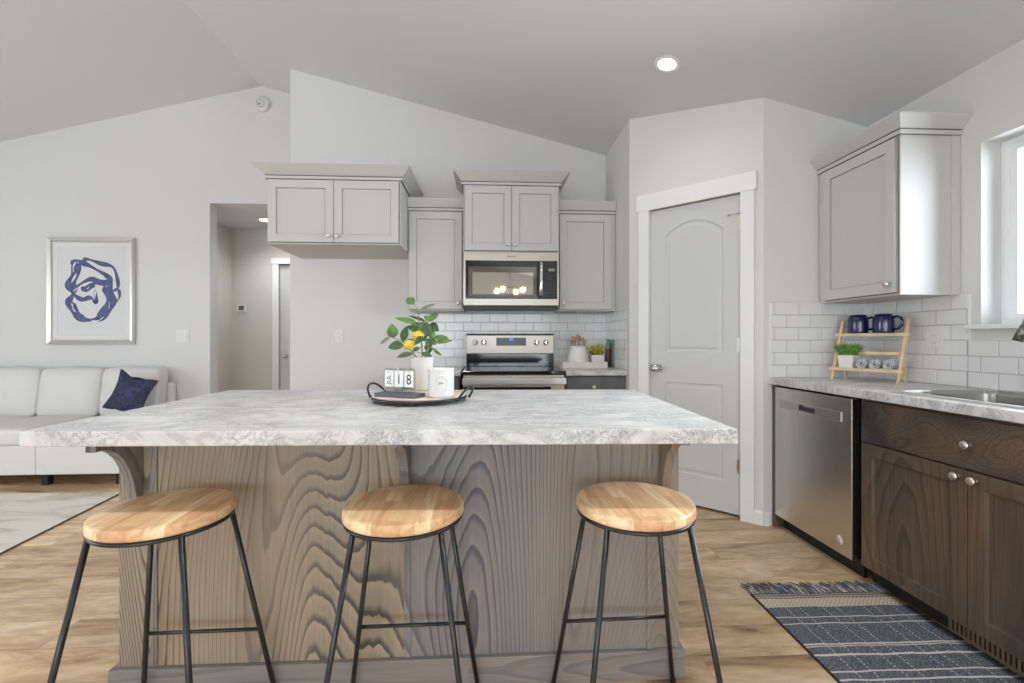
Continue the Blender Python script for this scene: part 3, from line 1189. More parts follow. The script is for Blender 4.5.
# faucet, spout swung over towards the far side
t = thing('kitchen_faucet', (2.335, 1.575, .914), 0, 'chrome gooseneck faucet behind the sink, tip just inside the frame', 'faucet')
b = MB()
b.lathe([(.024, 0.0), (.024, .008), (.020, .014), (.018, .05), (.014, .06)], (2.335, 1.575, .9145), 24)
part('base', b, CHROME, t, world=True)
b = MB()
pth = [(2.335, 1.575, .97), (2.335, 1.575, 1.18)]
for k in range(1, 13):
    a = pi * k / 12 * .93
    rr = .115
    u = rr - rr * cos(a)
    pth.append((2.335 - u * .72, 1.575 + u * .69, 1.18 + rr * sin(a)))
part('spout', MB().tube(pth, .012, 14), CHROME, t, world=True)
e = Vector(pth[-1])
b = MB()
b.tube([tuple(e), tuple(e + Vector((-.006, .006, -.025))), tuple(e + Vector((-.014, .014, -.062)))], [.0125, .015, .017], 16)
part('spray_head', b, plain('faucet_head_grey', (120, 118, 116), .3, .9), t, world=True)
b = MB()
b.tube([(2.335, 1.553, .985), (2.335, 1.525, 1.0), (2.335, 1.475, 1.03)], [.008, .007, .006], 10)
part('lever', b, CHROME, t, world=True)

# dishwasher
DY1, DY0 = 2.698, 2.098
t = thing('dishwasher', (1.775, DY1, 0), -pi / 2, 'stainless steel dishwasher under the counter beside the sink cabinet', 'dishwasher')
w = DY1 - DY0
b = MB()
b.box(.003, w - .003, .012, .56, .09, .868)
part('tub_body', b, BLACKP, t)
b = MB()
b.box(.004, w - .008, -.022, .0115, .082, .862)
dd = part('door', b, STEELY, t, bevel=.004, seg=3)
b = MB()
b.box(.055, w - .07, -.0275, -.0225, .742, .790)
hd = part('handle_bar', b, STEELL, dd, bevel=.0015, label='light steel pocket handle strip')
b = MB()
b.box(.225, .350, -.0282, -.0277, .752, .778)
b.box(.225, .262, -.0284, -.0277, .764, .784)
part('handle_recess', b, plain('recess_dark', (52, 54, 66), .4), dd)
b = MB()
b.lathe([(.001, -.0224), (.022, -.0224), (.022, -.0236), (.001, -.0238)], (w - .085, 0, .150), 28, 'y')
st = part('round_sticker', b, PINKS, dd, label='small round pale pink sticker')
b = MB()
b.lathe([(.0165, -.0240), (.0180, -.0240), (.0180, -.0243), (.0165, -.0243)], (w - .085, 0, .150), 28, 'y', closed=True)
for k in range(4):
    b.box(w - .085 - .010 + (k % 2) * .003, w - .085 + .009 - (k % 3) * .003, -.0242, -.0238, .141 + k * .005, .1428 + k * .005)
part('sticker_print', b, plain('sticker_brown', (150, 104, 92), .6), dd)
b = MB()
b.box(.003, w - .003, .035, .05, .0, .088)
part('toe_panel', b, BLACKP, t)

# ------------------------------------------------------------------ microwave
t = thing('microwave', (-.196, 3.655, 1.416), 0, 'stainless over-the-range microwave with black glass door', 'microwave')
w = .768
b = MB()
b.box(0, w, .03, .385, .0, .434)
part('case', b, BLACKP, t)
b = MB()
b.box(0, w, -.002, .0295, .008, .060)
b.box(0, w, -.002, .0295, .368, .433)
b.box(0, .018, -.002, .0295, .060, .368)
b.box(w - .014, w, -.002, .0295, .060, .368)
part('fascia', b, STEEL, t, bevel=.0015)
b = MB()
b.box(.0185, .6000, -.006, .0290, .0605, .3675)
dr = part('door', b, BGLASS, t, bevel=.002)
b = MB()
b.box(.040, .585, -.0068, -.0062, .085, .318)
part('window_border', b, MWGLASS, dr)
b = MB()
b.box(.072, .560, -.0078, -.0070, .098, .272)
part('window', b, plain('mesh_window', (196, 194, 188), .035, .85, spec=.8), dr)
b = MB()
pts = [(.622, -.006, .075), (.622, -.030, .090), (.622, -.036, .16), (.622, -.036, .27), (.622, -.030, .345), (.622, -.006, .358)]
b.tube(pts, .015, 12)
part('handle', b, CHROME, dr)
b = MB()
b.box(.6005, w - .0145, -.005, .0290, .0605, .3675)
cp = part('control_panel', b, BLACKP, t, bevel=.001)
b = MB()
b.box(.682, .733, -.0062, -.0052, .285, .306)
part('display', b, plain('display_grey', (150, 152, 152), .3), cp)
b = MB()
for r in range(6):
    for c in range(3):
        b.box(.680 + c * .021, .692 + c * .021, -.0058, -.0052, .110 + r * .026, .118 + r * .026)
part('keypad', b, plain('keypad_grey', (58, 58, 60), .5), cp)
b = MB()
for k in range(9):
    b.box(.352 + k * .0075, .352 + k * .0075 + .0052, -.0032, -.0021, .398 - (.002 if k % 3 == 1 else 0), .4055 + (.003 if k in (0, 1, 5) else 0))
part('brand_mark', b, plain('mark_grey', (96, 92, 86), .4), t)
b = MB()
b.box(.01, w - .01, .005, .38, -.012, -.0002)
part('vent_base', b, BLACKP, t)

# ------------------------------------------------------------------ range
t = thing('range', (-.190, 3.36, 0), 0, 'stainless electric range with black glass cooktop and rear control panel', 'stove')
w = .766
b = MB()
b.box(.006, w - .006, .03, .68, .03, .893)
part('body', b, BLACKP, t)
b = MB()
b.box(0.0, w, -.002, .655, .8935, .916)
part('cooktop', b, BGLASS, t, bevel=.003)
BURN = plain('burner_grey', (96, 96, 98), .4)
for cx, cy, r in ((.2, .2, .10), (.56, .2, .085), (.2, .47, .075), (.56, .47, .10)):
    b = MB()
    b.lathe([(r, 0), (r + .002, 0), (r + .002, .0004), (r, .0004)], (cx, cy, .9162), 40, closed=True)
    part('burner_ring', b, BURN, t)
b = MB()
b.box(.004, w - .004, .590, .655, .9165, 1.026)
part('backguard_base', b, BGLASS, t, bevel=.002)
b = MB()
b.box(.003, w - .003, .586, .660, 1.0265, 1.188)
bgd = part('backguard', b, STEEL, t, bevel=.004)
b = MB()
b.box(.003, w - .003, .584, .661, 1.1885, 1.200)
part('backguard_cap', b, BLACKP, t, bevel=.002)
b = MB()
b.box(.262, .520, .583, .5855, 1.096, 1.166)
part('display_panel', b, plain('display_panel_dark', (66, 66, 68), .25), bgd)
b = MB()
b.box(.375, .408, .5822, .5828, 1.142, 1.158)
part('clock_display', b, emis('clock_blue', (90, 120, 255), 1.2), bgd)
for kx in (.080, .155, .612, .692):
    b = MB()
    b.lathe([(.024, .5855), (.024, .576), (.020, .570), (.019, .556), (.003, .554)], (kx, 0, 1.124), 24, 'y')
    b.box(kx - .003, kx + .003, .548, .556, 1.108, 1.145)
    part('control_knob', b, WHITEC if kx < .1 else CHROME, t)
b = MB()
b.box(.010, w - .010, -.012, .0295, .800, .885)
od = part('oven_door', MB().box(.010, w - .010, -.012, .0295, .225, .886), STEEL, t, bevel=.003)
b.bm.free()
b = MB()
b.box(.012, w - .11, -.0145, -.0125, .27, .800)
part('oven_window', b, BGLASS, od)
b = MB()
b.tube([(.04, -.012, .842), (.04, -.052, .842)], .009, 10)
b.tube([(w - .04, -.012, .842), (w - .04, -.052, .842)], .009, 10)
b.box(.004, w - .004, -.066, -.046, .822, .870)
part('oven_handle', b, STEELL, od, bevel=.006, seg=3)
b = MB()
b.box(.010, w - .010, -.008, .0295, .04, .218)
part('storage_drawer', b, STEEL, t, bevel=.003)

# ------------------------------------------------------------------ island
t = thing('kitchen_island', (-.265, 1.53, 0), 0, 'large stained wood kitchen island base with scrolled corbels under the overhang', 'kitchen island')
b = MB()
b.box(-1.181, .651, 1.53, 2.09, .098, .875)
part('body', b, ISL, t, world=True, bevel=.001)
b = MB()
b.box(-1.205, .668, 1.508, 2.11, 0, .0975)
part('plinth', b, ISLH, t, world=True, bevel=.003)
for x0, x1, m_ in ((-1.181, -.2665, ISL), (-.266, .651, ISLG)):
    b = MB()
    b.box(x0, x1, 1.524, 1.5298, .0985, .875)
    part('back_panel', b, m_, t, world=True)
for x0, x1 in ((-1.083, -1.062), (-.277, -.256), (.540, .556)):
    b = MB()
    b.box(x0, x1, 1.519, 1.5238, .0985, .875)
    part('batten', b, ISLG, t, world=True, bevel=.001)
for x0 in (-1.135, -.284, .582):
    x1 = x0 + .029
    out = [(1.5238, .875), (1.345, .875), (1.345, .830), (1.365, .830)]
    for k in range(1, 13):
        a = pi / 2 * k / 12
        out.append((1.365 + .135 * sin(a), .58 + .25 * cos(a)))
    out += [(1.500, .555), (1.5238, .545)]
    b = MB()
    b.prism(out, x0, x1, lambda y, z, x: (x, y, z))
    part('corbel', b, ISLG, t, world=True, bevel=.0015)

b = MB()
out = [(-1.197, 1.227), (.657, 1.163), (.690, 2.115), (-1.207, 2.19)]
ring_slab(b, [out], .8755, .914)
single('island_countertop', b, COUNTER, 'wide grey-veined marble laminate slab on the wooden island', 'countertop', bevel=.003)

# ------------------------------------------------------------------ bar stools
SZ, SR, RT, RB = .6935, .1655, .150, .288


def make_stool():
    t = thing('bar_stool', (0, 0, 0), 0, 'stool', 'bar stool', 'bar stools at the island')
    b = MB()
    b.lathe([(.002, SZ - .029), (SR - .005, SZ - .029), (SR - .001, SZ - .026), (SR, SZ - .021), (SR - .001, SZ - .006), (SR - .004, SZ - .0015), (SR - .008, SZ), (.002, SZ)], (0, 0, 0), 64)
    part('seat', b, BUTCH, t, angle=60)
    b = MB()
    ring = [(cos(a) * (SR - .008), sin(a) * (SR - .008), SZ - .0355) for a in [2 * pi * k / 48 for k in range(48)]]
    b.tube(ring, .006, 8, closed=True)
    part('seat_ring', b, BLACK, t)
    zt = SZ - .037
    P = []
    for k in range(4):
        a = pi / 4 + k * pi / 2
        p0 = Vector((cos(a) * (SR - .009), sin(a) * (SR - .009), zt))
        p1 = Vector((cos(a) * RB, sin(a) * RB, 0.004))
        P.append((p0, p1))
        b = MB()
        b.tube([p0, p1], .0075, 12)
        lg = part('leg', b, BLACK, t)
        b = MB()
        b.lathe([(.009, -.003), (.0095, .012), (.0078, .014)], tuple(p1), 12)
        part('foot_cap', b, BLACKP, lg)
    def at(k, z):
        p0, p1 = P[k]
        return p0 + (p1 - p0) * ((zt - z) / (zt - .004))
    for i, j in ((0, 1), (2, 3)):
        b = MB()
        b.tube([at(i, .244), at(j, .244)], .0055, 10)
        part('footrest_bar', b, BLACK, t)
    return t


stool = make_stool()
spots = [(-.8795, 1.2919, .0127 - .35, 'leftmost round butcher-block stool at the island, nearest the sofa'),
         (-.2337, 1.2891, .0087, 'middle round butcher-block stool, in front of the central corbel'),
         (.4195, 1.2857, .0239, 'rightmost round butcher-block stool at the island, nearest the pantry door')]
for i, (x, y, a, lab) in enumerate(spots):
    o = stool if i == 0 else copy_tree(stool)
    o.location = (x, y, 0)
    o['label'] = lab
    if i == 0:
        o.rotation_euler.z = .0127
    else:
        o.rotation_euler.z = a

# ------------------------------------------------------------------ rugs
t = thing('kitchen_runner', (1.185, 1.985, 0), radians(-1.0), 'blue denim woven runner with cream stripes and fringe before the sink cabinet', 'rug')
b = MB()
nx, ny = 12, 30
for side in (0, 1):
    vs = [[b.bm.verts.new((.632 * i / nx, -1.05 * j / ny, (.0065 + .0012 * sin(j * 1.7 + i) + .0008 * sin(i * 2.1)) if side == 0 else .0005)) for i in range(nx + 1)] for j in range(ny + 1)]
    for j in range(ny):
        for i in range(nx):
            f = b.bm.faces.new((vs[j][i], vs[j][i + 1], vs[j + 1][i + 1], vs[j + 1][i]))
            f.smooth = side == 0
    if side == 0:
        top = vs
    else:
        for j in range(ny):
            for i in (0, nx):
                b.bm.faces.new((top[j][i], top[j + 1][i], vs[j + 1][i], vs[j][i]))
        for i in range(nx):
            for j in (0, ny):
                b.bm.faces.new((top[j][i], top[j][i + 1], vs[j][i + 1], vs[j][i]))
part('woven_field', b, KRUG, t)
b = MB()
rr = random.Random(3)
b2 = MB()
for k in range(150):
    x = .632 * k / 149
    bx = b2 if rr.random() < .22 else b
    dx = rr.uniform(-.034, .010)
    L = rr.uniform(.065, .100)
    bx.tube([(x, -.004, .005), (x + dx * .4, L * .5, .009), (x + dx, L, .0035)], [.0018, .0022, .0016], 5)
props(part('fringe', b, FRINGE, t), kind='stuff')
props(part('cream_fringe', b2, FRINGEW, t), kind='stuff')
b = MB()
b.box(-.006, -.0002, -1.05, 0, .0005, .0075)
part('edge_binding', b, plain('rug_edge', (58, 42, 42), .9), t)

b = MB()
b.poly([(-6.0, 1.2, .001), (-2.42, 1.2, .001), (-2.735, 3.545, .001), (-6.0, 3.62, .001), (-6.0, 1.2, .010), (-2.42, 1.2, .010), (-2.735, 3.545, .010), (-6.0, 3.62, .010)],
       [(0, 3, 2, 1), (4, 5, 6, 7), (0, 1, 5, 4), (1, 2, 6, 5), (2, 3, 7, 6), (3, 0, 4, 7)])
lr = single('area_rug', b, LRUG, 'large cream living-room rug with faint taupe streaks before the sofa', 'rug')
b = MB()
b.strip([(-2.42, 1.2, .001), (-2.735, 3.545, .001)], [(-2.412, 1.2, .008), (-2.727, 3.545, .008)], closed=False)
b.strip([(-2.42, 1.2, .0095), (-2.735, 3.545, .0095)], [(-2.412, 1.2, .008), (-2.727, 3.545, .008)], closed=False)
part('edge_binding', b, plain('living_rug_edge', (96, 84, 74), .9), lr, world=True, recalc=False)

# ------------------------------------------------------------------ sofa


def cushion(x0, x1, y0, y1, z0, z1, puff=.03, lean=0.0, n=10, cr=.05):
    """a stuffed cushion: a subdivided box pushed outward, rounded at the edges"""
    bm = bmesh.new()
    bmesh.ops.create_cube(bm, size=2.0)
    bmesh.ops.subdivide_edges(bm, edges=bm.edges, cuts=n, use_grid_fill=True)
    hx, hy, hz = (x1 - x0) / 2, (y1 - y0) / 2, (z1 - z0) / 2
    for v in bm.verts:
        u, w_, q = v.co
        e = 14.0
        L = (abs(u) ** e + abs(w_) ** e + abs(q) ** e) ** (1 / e)
        u, w_, q = u / L, w_ / L, q / L
        px = 1 - .5 * (w_ * w_ + q * q)
        x = u * hx + u * puff * .4 * (1 - w_ * w_) * (1 - q * q)
        y = w_ * hy + w_ * puff * (1 - u ** 4) * (1 - q ** 4)
        z = q * hz + q * puff * .6 * (1 - u ** 4) * (1 - w_ * w_)
        y += lean * (q + 1) / 2
        v.co = ((x0 + x1) / 2 + x, (y0 + y1) / 2 + y, (z0 + z1) / 2 + z)
    for f in bm.faces:
        f.smooth = True
    m = MB()
    m.bm.free()
    m.bm = bm
    return m


t = thing('sofa', (-4.35, 4.1, 0), 0, 'long cream leather sofa against the living-room wall', 'sofa')
sx0, sx1 = -5.75, -2.98
b = MB()
b.box(sx0, -2.87, 3.72, 4.46, .105, .325)
part('base_frame', b, LEATHER, t, world=True, bevel=.02, seg=3)
for x0, x1 in ((sx0 + .02, -4.10), (-4.10, -3.485), (-3.485, -2.865)):
    b = MB()
    b.box(x0 + .002, x1 - .002, 3.695, 3.7195, .105, .33)
    part('front_panel', b, LEATHER, t, world=True, bevel=.006)
b = MB()
b.box(sx0, sx1 - .012, 4.47, 4.555, .30, .74)
part('back_frame', b, LEATHER, t, world=True, bevel=.03, seg=3)
for x0, x1 in ((-5.55, -4.80), (-4.79, -4.105), (-4.095, -3.545), (-3.535, -3.02)):
    part('seat_cushion', cushion(x0, x1, 3.70, 4.42, .325, .462, .012), LEATHER, t, world=True)
for x0, x1 in ((-5.55, -4.79), (-4.78, -4.075), (-4.065, -3.535), (-3.525, -3.03)):
    part('back_cushion', cushion(x0, x1, 4.30, 4.45, .455, .880, .030, .055), LEATHER, t, world=True)
for x0 in (-2.99, sx0 - .12):
    part('armrest', cushion(x0, x0 + .125, 3.70, 4.40, .30, .545, .012), LEATHER, t, world=True)
for x, y in ((-3.49, 3.80), (-5.0, 3.80), (-2.93, 3.80), (-2.93, 4.40), (-5.6, 3.8), (-5.6, 4.44)):
    b = MB()
    b.box(x - .025, x + .025, y - .025, y + .025, 0, .1048)
    part('leg', b, BLACKP, t, world=True, bevel=.003)
# throw pillow


def pillow(cx, cy, cz, w, h, d, tilt_y, lean):
    bm = bmesh.new()
    n = 14
    for s in (-1, 1):
        vs = []
        for j in range(n + 1):
            row = []
            for i in range(n + 1):
                u, v = i / n * 2 - 1, j / n * 2 - 1
                k = (1 - u * u) * (1 - v * v)
                pin = .10 * (abs(u * v)) ** 2
                x = u * w / 2 * (1 - .08 * (1 - v * v) + pin - .08 * 0)
                z = v * h / 2 * (1 - .08 * (1 - u * u) + pin)
                z += .012 * sin(u * 4 + s)
                row.append(bm.verts.new((x, s * d / 2 * k ** .55, z)))
            vs.append(row)
        for j in range(n):
            for i in range(n):
                f = bm.faces.new((vs[j][i], vs[j][i + 1], vs[j + 1][i + 1], vs[j + 1][i]))
                f.smooth = True
    bmesh.ops.remove_doubles(bm, verts=bm.verts, dist=1e-5)
    bm.transform(Matrix.Translation((cx, cy, cz)) @ Matrix.Rotation(lean, 4, 'X') @ Matrix.Rotation(tilt_y, 4, 'Y'))
    m = MB()
    m.bm.free()
    m.bm = bm
    return m


single('throw_pillow', pillow(-3.10, 4.12, .676, .32, .31, .12, radians(17), radians(-12)), NAVYV, 'dark navy velvet pillow leaning in the corner of the cream sofa', 'pillow')

# ------------------------------------------------------------------ framed art
t = thing('framed_picture', (-3.788, YL, 1.10), 0, 'silver-framed abstract print of navy brush loops above the sofa', 'picture')
PX0, PX1, PZ0, PZ1 = -4.189, -3.388, 1.103, 2.124
b = MB()
lo = [(PX0, PZ0), (PX1, PZ0), (PX1, PZ1), (PX0, PZ1)]
def inset(l, o):
    return [(l[0][0] + o, l[0][1] + o), (l[1][0] - o, l[1][1] + o), (l[2][0] - o, l[2][1] - o), (l[3][0] + o, l[3][1] - o)]
seq = [(0, YL - .001), (0, YL - .020), (.006, YL - .030), (.03, YL - .018), (.040, YL - .022), (.044, YL - .014), (.044, YL - .006)]
for (o0, y0), (o1, y1) in zip(seq[:-1], seq[1:]):
    b.strip([(x, y0, z) for x, z in inset(lo, o0)], [(x, y1, z) for x, z in inset(lo, o1)])
part('frame', b, SILVERF, t, world=True)
b = MB()
i1 = inset(lo, .040)
b.strip([(x, YL - .010, z) for x, z in i1], [(x, YL - .010, z) for x, z in inset(lo, .085)])
b.strip([(x, YL - .010, z) for x, z in inset(lo, .085)], [(x, YL - .006, z) for x, z in inset(lo, .09)])
b.strip([(x, YL - .001, z) for x, z in i1], [(x, YL - .010, z) for x, z in i1])
part('mat_board', b, MATW, t, world=True)
b = MB()
x0, z0 = inset(lo, .086)[0]
x1, z1 = inset(lo, .086)[2]
b.box(x0, x1, YL - .0062, YL - .0022, z0, z1)
pr = part('print', b, MATB, t, world=True)


def zx(px, pz):
    return (PX0 + (px - 40) / 485 * (PX1 - PX0), PZ1 - (pz - 45) / 585 * (PZ1 - PZ0))


def catmull(pts, n=8):
    P = [pts[0]] + list(pts) + [pts[-1]]
    out = []
    for i in range(1, len(P) - 2):
        for k in range(n):
            s = k / n
            a = [0.5 * (2 * P[i][c] + (P[i + 1][c] - P[i - 1][c]) * s + (2 * P[i - 1][c] - 5 * P[i][c] + 4 * P[i + 1][c] - P[i + 2][c]) * s * s + (3 * P[i][c] - P[i - 1][c] - 3 * P[i + 1][c] + P[i + 2][c]) * s ** 3) for c in range(2)]
            out.append(tuple(a))
    out.append(tuple(P[-2]))
    return out


def stroke(b, pts, w, y):
    c = catmull([zx(*p) for p in pts])
    n = len(c)
    L, R = [], []
    for i in range(n):
        d = Vector(c[min(i + 1, n - 1)]) - Vector(c[max(i - 1, 0)])
        d.normalize()
        nn = Vector((-d.y, d.x))
        ww = w * (.75 + .3 * sin(i * .45)) * (1 if 1 < i < n - 2 else .5)
        L.append(Vector(c[i]) + nn * ww / 2)
        R.append(Vector(c[i]) - nn * ww / 2)
    b.strip([(p.x, y, p.y) for p in L], [(p.x, y, p.y) for p in R], closed=False)


yy = YL - .0066
navy = [[(165, 190), (200, 172), (225, 180), (300, 215), (382, 268), (368, 300), (300, 288), (240, 325)],
        [(235, 172), (260, 163), (330, 185), (402, 208), (425, 290), (428, 325)],
        [(195, 180), (180, 240), (152, 300), (178, 350), (155, 400), (180, 455), (235, 492), (310, 492), (372, 455), (400, 400), (392, 340), (376, 280)],
        [(212, 185), (205, 250), (182, 300), (178, 345), (222, 382), (285, 378)],
        [(172, 352), (205, 310), (270, 275), (330, 280), (378, 290)],
        [(350, 310), (372, 370), (358, 430), (310, 478)],
        [(432, 325), (436, 370), (408, 398), (392, 350), (428, 322)],
        [(178, 400), (205, 450), (240, 480)],
        [(225, 315), (255, 335), (285, 310), (300, 300)],
        [(240, 385), (275, 370), (305, 400), (300, 330)]]
wd = [.050, .044, .066, .044, .050, .062, .030, .036, .044, .040]
for q, w_ in zip(navy, wd):
    b = MB()
    stroke(b, q, w_, yy)
    yy -= .00012
    part('brush_stroke', b, NAVYI, pr, world=True, recalc=False)
for q, w_ in (([(250, 205), (300, 228), (352, 258)], .010), ([(195, 178), (180, 205), (182, 235)], .013), ([(290, 288), (235, 300), (180, 340)], .012),
              ([(398, 225), (410, 260), (416, 310)], .015), ([(238, 400), (262, 425), (292, 452)], .009), ([(280, 502), (320, 500), (348, 478)], .013), ([(302, 335), (300, 370), (295, 385)], .012), ([(172, 405), (178, 425), (186, 450)], .010)):
    b = MB()
    stroke(b, q, w_, yy)
    yy -= .00012
    part('pale_streak', b, PAPER, pr, world=True, recalc=False)

# ------------------------------------------------------------------ wall devices


def plate(name, fn, w, h, label, cat, slots=(), switches=()):
    """fn(u, d, v) -> world"""
    bx = lambda b, u0, u1, d0, d1, v0, v1: b.poly([fn(*p) for p in ((u0, d0, v0), (u1, d0, v0), (u1, d1, v0), (u0, d1, v0), (u0, d0, v1), (u1, d0, v1), (u1, d1, v1), (u0, d1, v1))],
                                                  [(0, 3, 2, 1), (4, 5, 6, 7), (0, 1, 5, 4), (1, 2, 6, 5), (2, 3, 7, 6), (3, 0, 4, 7)])
    o = thing(name, fn(0, 0, 0), 0, label, cat)
    b = MB()
    bx(b, -w / 2, w / 2, .0005, .006, -h / 2, h / 2)
    part('cover_plate', b, PLATE, o, world=True, bevel=.0015)
    for u, v in slots:
        b = MB()
        bx(b, u - .017, u + .017, .0062, .0085, v - .014, v + .014)
        r = part('receptacle', b, PLATE, o, world=True, bevel=.001)
        b = MB()
        bx(b, u - .007, u - .0045, .0086, .0089, v - .004, v + .006)
        bx(b, u + .0045, u + .007, .0086, .0089, v - .004, v + .006)
        part('outlet_slot', b, plain('slot_dark', (168, 168, 166), .6) if 'slot_dark' not in bpy.data.materials else bpy.data.materials['slot_dark'], r, world=True)
    for u, v in switches:
        b = MB()
        bx(b, u - .016, u + .016, .0062, .0095, v - .033, v + .033)
        part('rocker', b, PLATE, o, world=True, bevel=.001)
    return o


plate('wall_outlet', lambda u, d, v: (-1.296 + u, YB - d, 1.181 + v), .072, .116, 'white duplex outlet on the bare wall of the fridge space', 'outlet', slots=((0, .02), (0, -.02)))
plate('wall_outlet', lambda u, d, v: (XR - .008 - d, 2.287 - u, 1.150 + v), .09, .090, 'white outlet plate on the subway tile right of the mug shelf', 'outlet', slots=((0, .019), (0, -.019)))
plate('light_switch', lambda u, d, v: (-2.951 + u, YL - d, 1.184 + v), .118, .118, 'white double light switch beside the hall opening', 'light switch', switches=((-.023, 0), (.023, 0)))

t = thing('smoke_detector', (-2.200, YL, 3.445), 0, 'round white smoke detector high under the ceiling ridge', 'smoke detector')
b = MB()
b.lathe([(.002, -.0005), (.075, -.0005), (.075, -.018), (.062, -.034), (.048, -.038), (.002, -.038)], (-2.200, YL, 3.445), 36, 'y')
part('housing', b, PLATE, t, world=True)
b = MB()
b.lathe([(.036, -.0385), (.040, -.0385), (.040, -.042), (.036, -.042)], (-2.205, YL, 3.44), 30, 'y', closed=True)
b.lathe([(.001, -.0385), (.012, -.0385), (.011, -.046), (.001, -.047)], (-2.215, YL, 3.435), 16, 'y')
part('sensor_ring', b, plain('detector_grey', (172, 172, 170), .5), t, world=True)

t = thing('thermostat', (-2.947, 5.63, 1.526), 0, 'small white thermostat with grey screen on the hall wall', 'thermostat')
b = MB()
b.box(-2.997, -2.897, 5.606, 5.6295, 1.482, 1.570)
part('casing', b, PLATE, t, world=True, bevel=.004)
b = MB()
b.box(-2.976, -2.918, 5.6045, 5.6058, 1.503, 1.552)
part('screen', b, SCREEN, t, world=True)

# ------------------------------------------------------------------ recessed lights


def downlight(x, y, z, slope, label, power, lens=.048, rim=.075):
    t = thing('recessed_light', (x, y, z), 0, label, 'recessed light', 'recessed ceiling lights')
    M = Matrix.Translation((x, y, z)) @ Matrix.Rotation(slope, 4, 'Y')
    b = MB()
    b.lathe([(lens, -.0005), (rim, -.0005), (rim, -.004), (rim - .006, -.006), (lens + .004, -.005), (lens, -.002)], (0, 0, 0), 40, closed=True)
    b.xform(M)
    part('trim_ring', b, TRIM, t, world=True)
    b = MB()
    b.lathe([(.001, -.0008), (lens, -.0008), (lens, -.0022), (.001, -.0028)], (0, 0, 0), 40)
    b.xform(M)
    part('lens', b, LAMPE, t, world=True)
    d = bpy.data.lights.new('downlight_lamp', 'SPOT')
    d.energy = power
    d.spot_size = radians(145)
    d.spot_blend = .9
    d.shadow_soft_size = .09
    d.color = (.97, .985, 1.0)
    o = bpy.data.objects.new('downlight_lamp', d)
    o.location = (0, 0, -.03)
    o.parent = t
    COL.objects.link(o)
    return t


SL = math.atan(.25)
downlight(1.074, 2.680, zc(1.074), SL, 'glowing round recessed light in the sloped ceiling before the pantry', 7, .052, .078)
downlight(-2.46, 5.19, 2.4765, 0, 'glowing round recessed light in the low hall ceiling', 30, .062, .085)
for x, y in ((1.074, .75), (-.30, .75), (-1.60, .75), (-3.60, .9), (-.3, -1.9), (-3.6, -1.9)):  # unseen cans added to throw more light on floor and counter tops
    downlight(x, y, zc(x), SL if x > RX else -SL, 'added unseen recessed light above the camera, brightening the floor', 50)

# dining chandelier behind the camera, the one the microwave glass mirrors
t = thing('chandelier', (.42, -1.5, 1.9), 0, 'black dining chandelier with four warm glass shades behind the camera', 'chandelier')
b = MB()
b.tube([(.42, -1.5, zc(.42) - .0005), (.42, -1.5, 2.16)], .006, 8)
b.lathe([(.06, 0), (.06, -.02), (.01, -.03)], (.42, -1.5, zc(.42) + .0), 20)
part('stem', b, BLACK, t, world=True)
for k in range(4):
    a = k * pi / 2 + .5
    b = MB()
    b.tube([(.42, -1.5, 2.16), (.42 + .28 * cos(a), -1.5 + .28 * sin(a), 2.16)], .007, 8)
    part('arm', b, BLACK, t, world=True)
for k in range(4):
    a = k * pi / 2 + .5
    c = (.42 + .28 * cos(a), -1.5 + .28 * sin(a), 2.10)
    b = MB()
    b.ball(c, .038)
    part('bulb', b, BULBE, t, world=True)

# ------------------------------------------------------------------ things on the island
# tray
TC = (-.264, 1.778)
t = thing('serving_tray', (TC[0], TC[1], .9145), 0, 'round pale wood tray with black metal rim and handles on the island', 'tray')
b = MB()
b.lathe([(.002, .0195), (.176, .0195), (.178, .022), (.178, .0265), (.002, .0265)], (TC[0], TC[1], .9145), 56)
part('board', b, TRAYW, t, world=True)
b = MB()
b.lathe([(.160, .0110), (.180, .0110), (.182, .0135), (.182, .0190), (.160, .0190)], (TC[0], TC[1], .9145), 56, closed=True)
part('rim', b, BLACK, t, world=True)
for s, a0 in ((-1, radians(160)), (1, radians(-20))):
    cx, cy = TC[0] + cos(a0) * .184, TC[1] + sin(a0) * .184
    tx, ty = -sin(a0), cos(a0)
    ox, oy = cos(a0), sin(a0)
    pts = []
    for k in range(13):
        a = pi * k / 12
        q = cos(a) * .056
        h = sin(a)
        pts.append((cx + tx * q + ox * .030 * h, cy + ty * q + oy * .030 * h, .9145 + .016 + .044 * h))
    b = MB()
    b.tube(pts, .0042, 10)
    for e in (0, -1):
        b.ball(pts[e], .007, sub=1)
    part('handle', b, BLACK, t, world=True)
for k in range(4):
    a = -pi / 2 + k * pi / 2
    b = MB()
    b.ball((TC[0] + .172 * cos(a), TC[1] + .172 * sin(a), .9145 + .0075), .0072, sub=2)
    part('foot', b, BLACK, t, world=True)

# flip calendar
ZT2 = .9145 + .0268
t = thing('flip_calendar', (-.328, 1.664, ZT2 + .0002), radians(-24), 'small clear flip calendar reading JUL 18 on a slate wooden base', 'calendar')
b = MB()
b.box(-.086, .086, -.018, .050, 0, .014)
part('base', b, SLATE, t, bevel=.001)
b = MB()
b.box(-.066, .066, .012, .016, .0142, .104)
part('acrylic_panel', b, ACRYL, t)


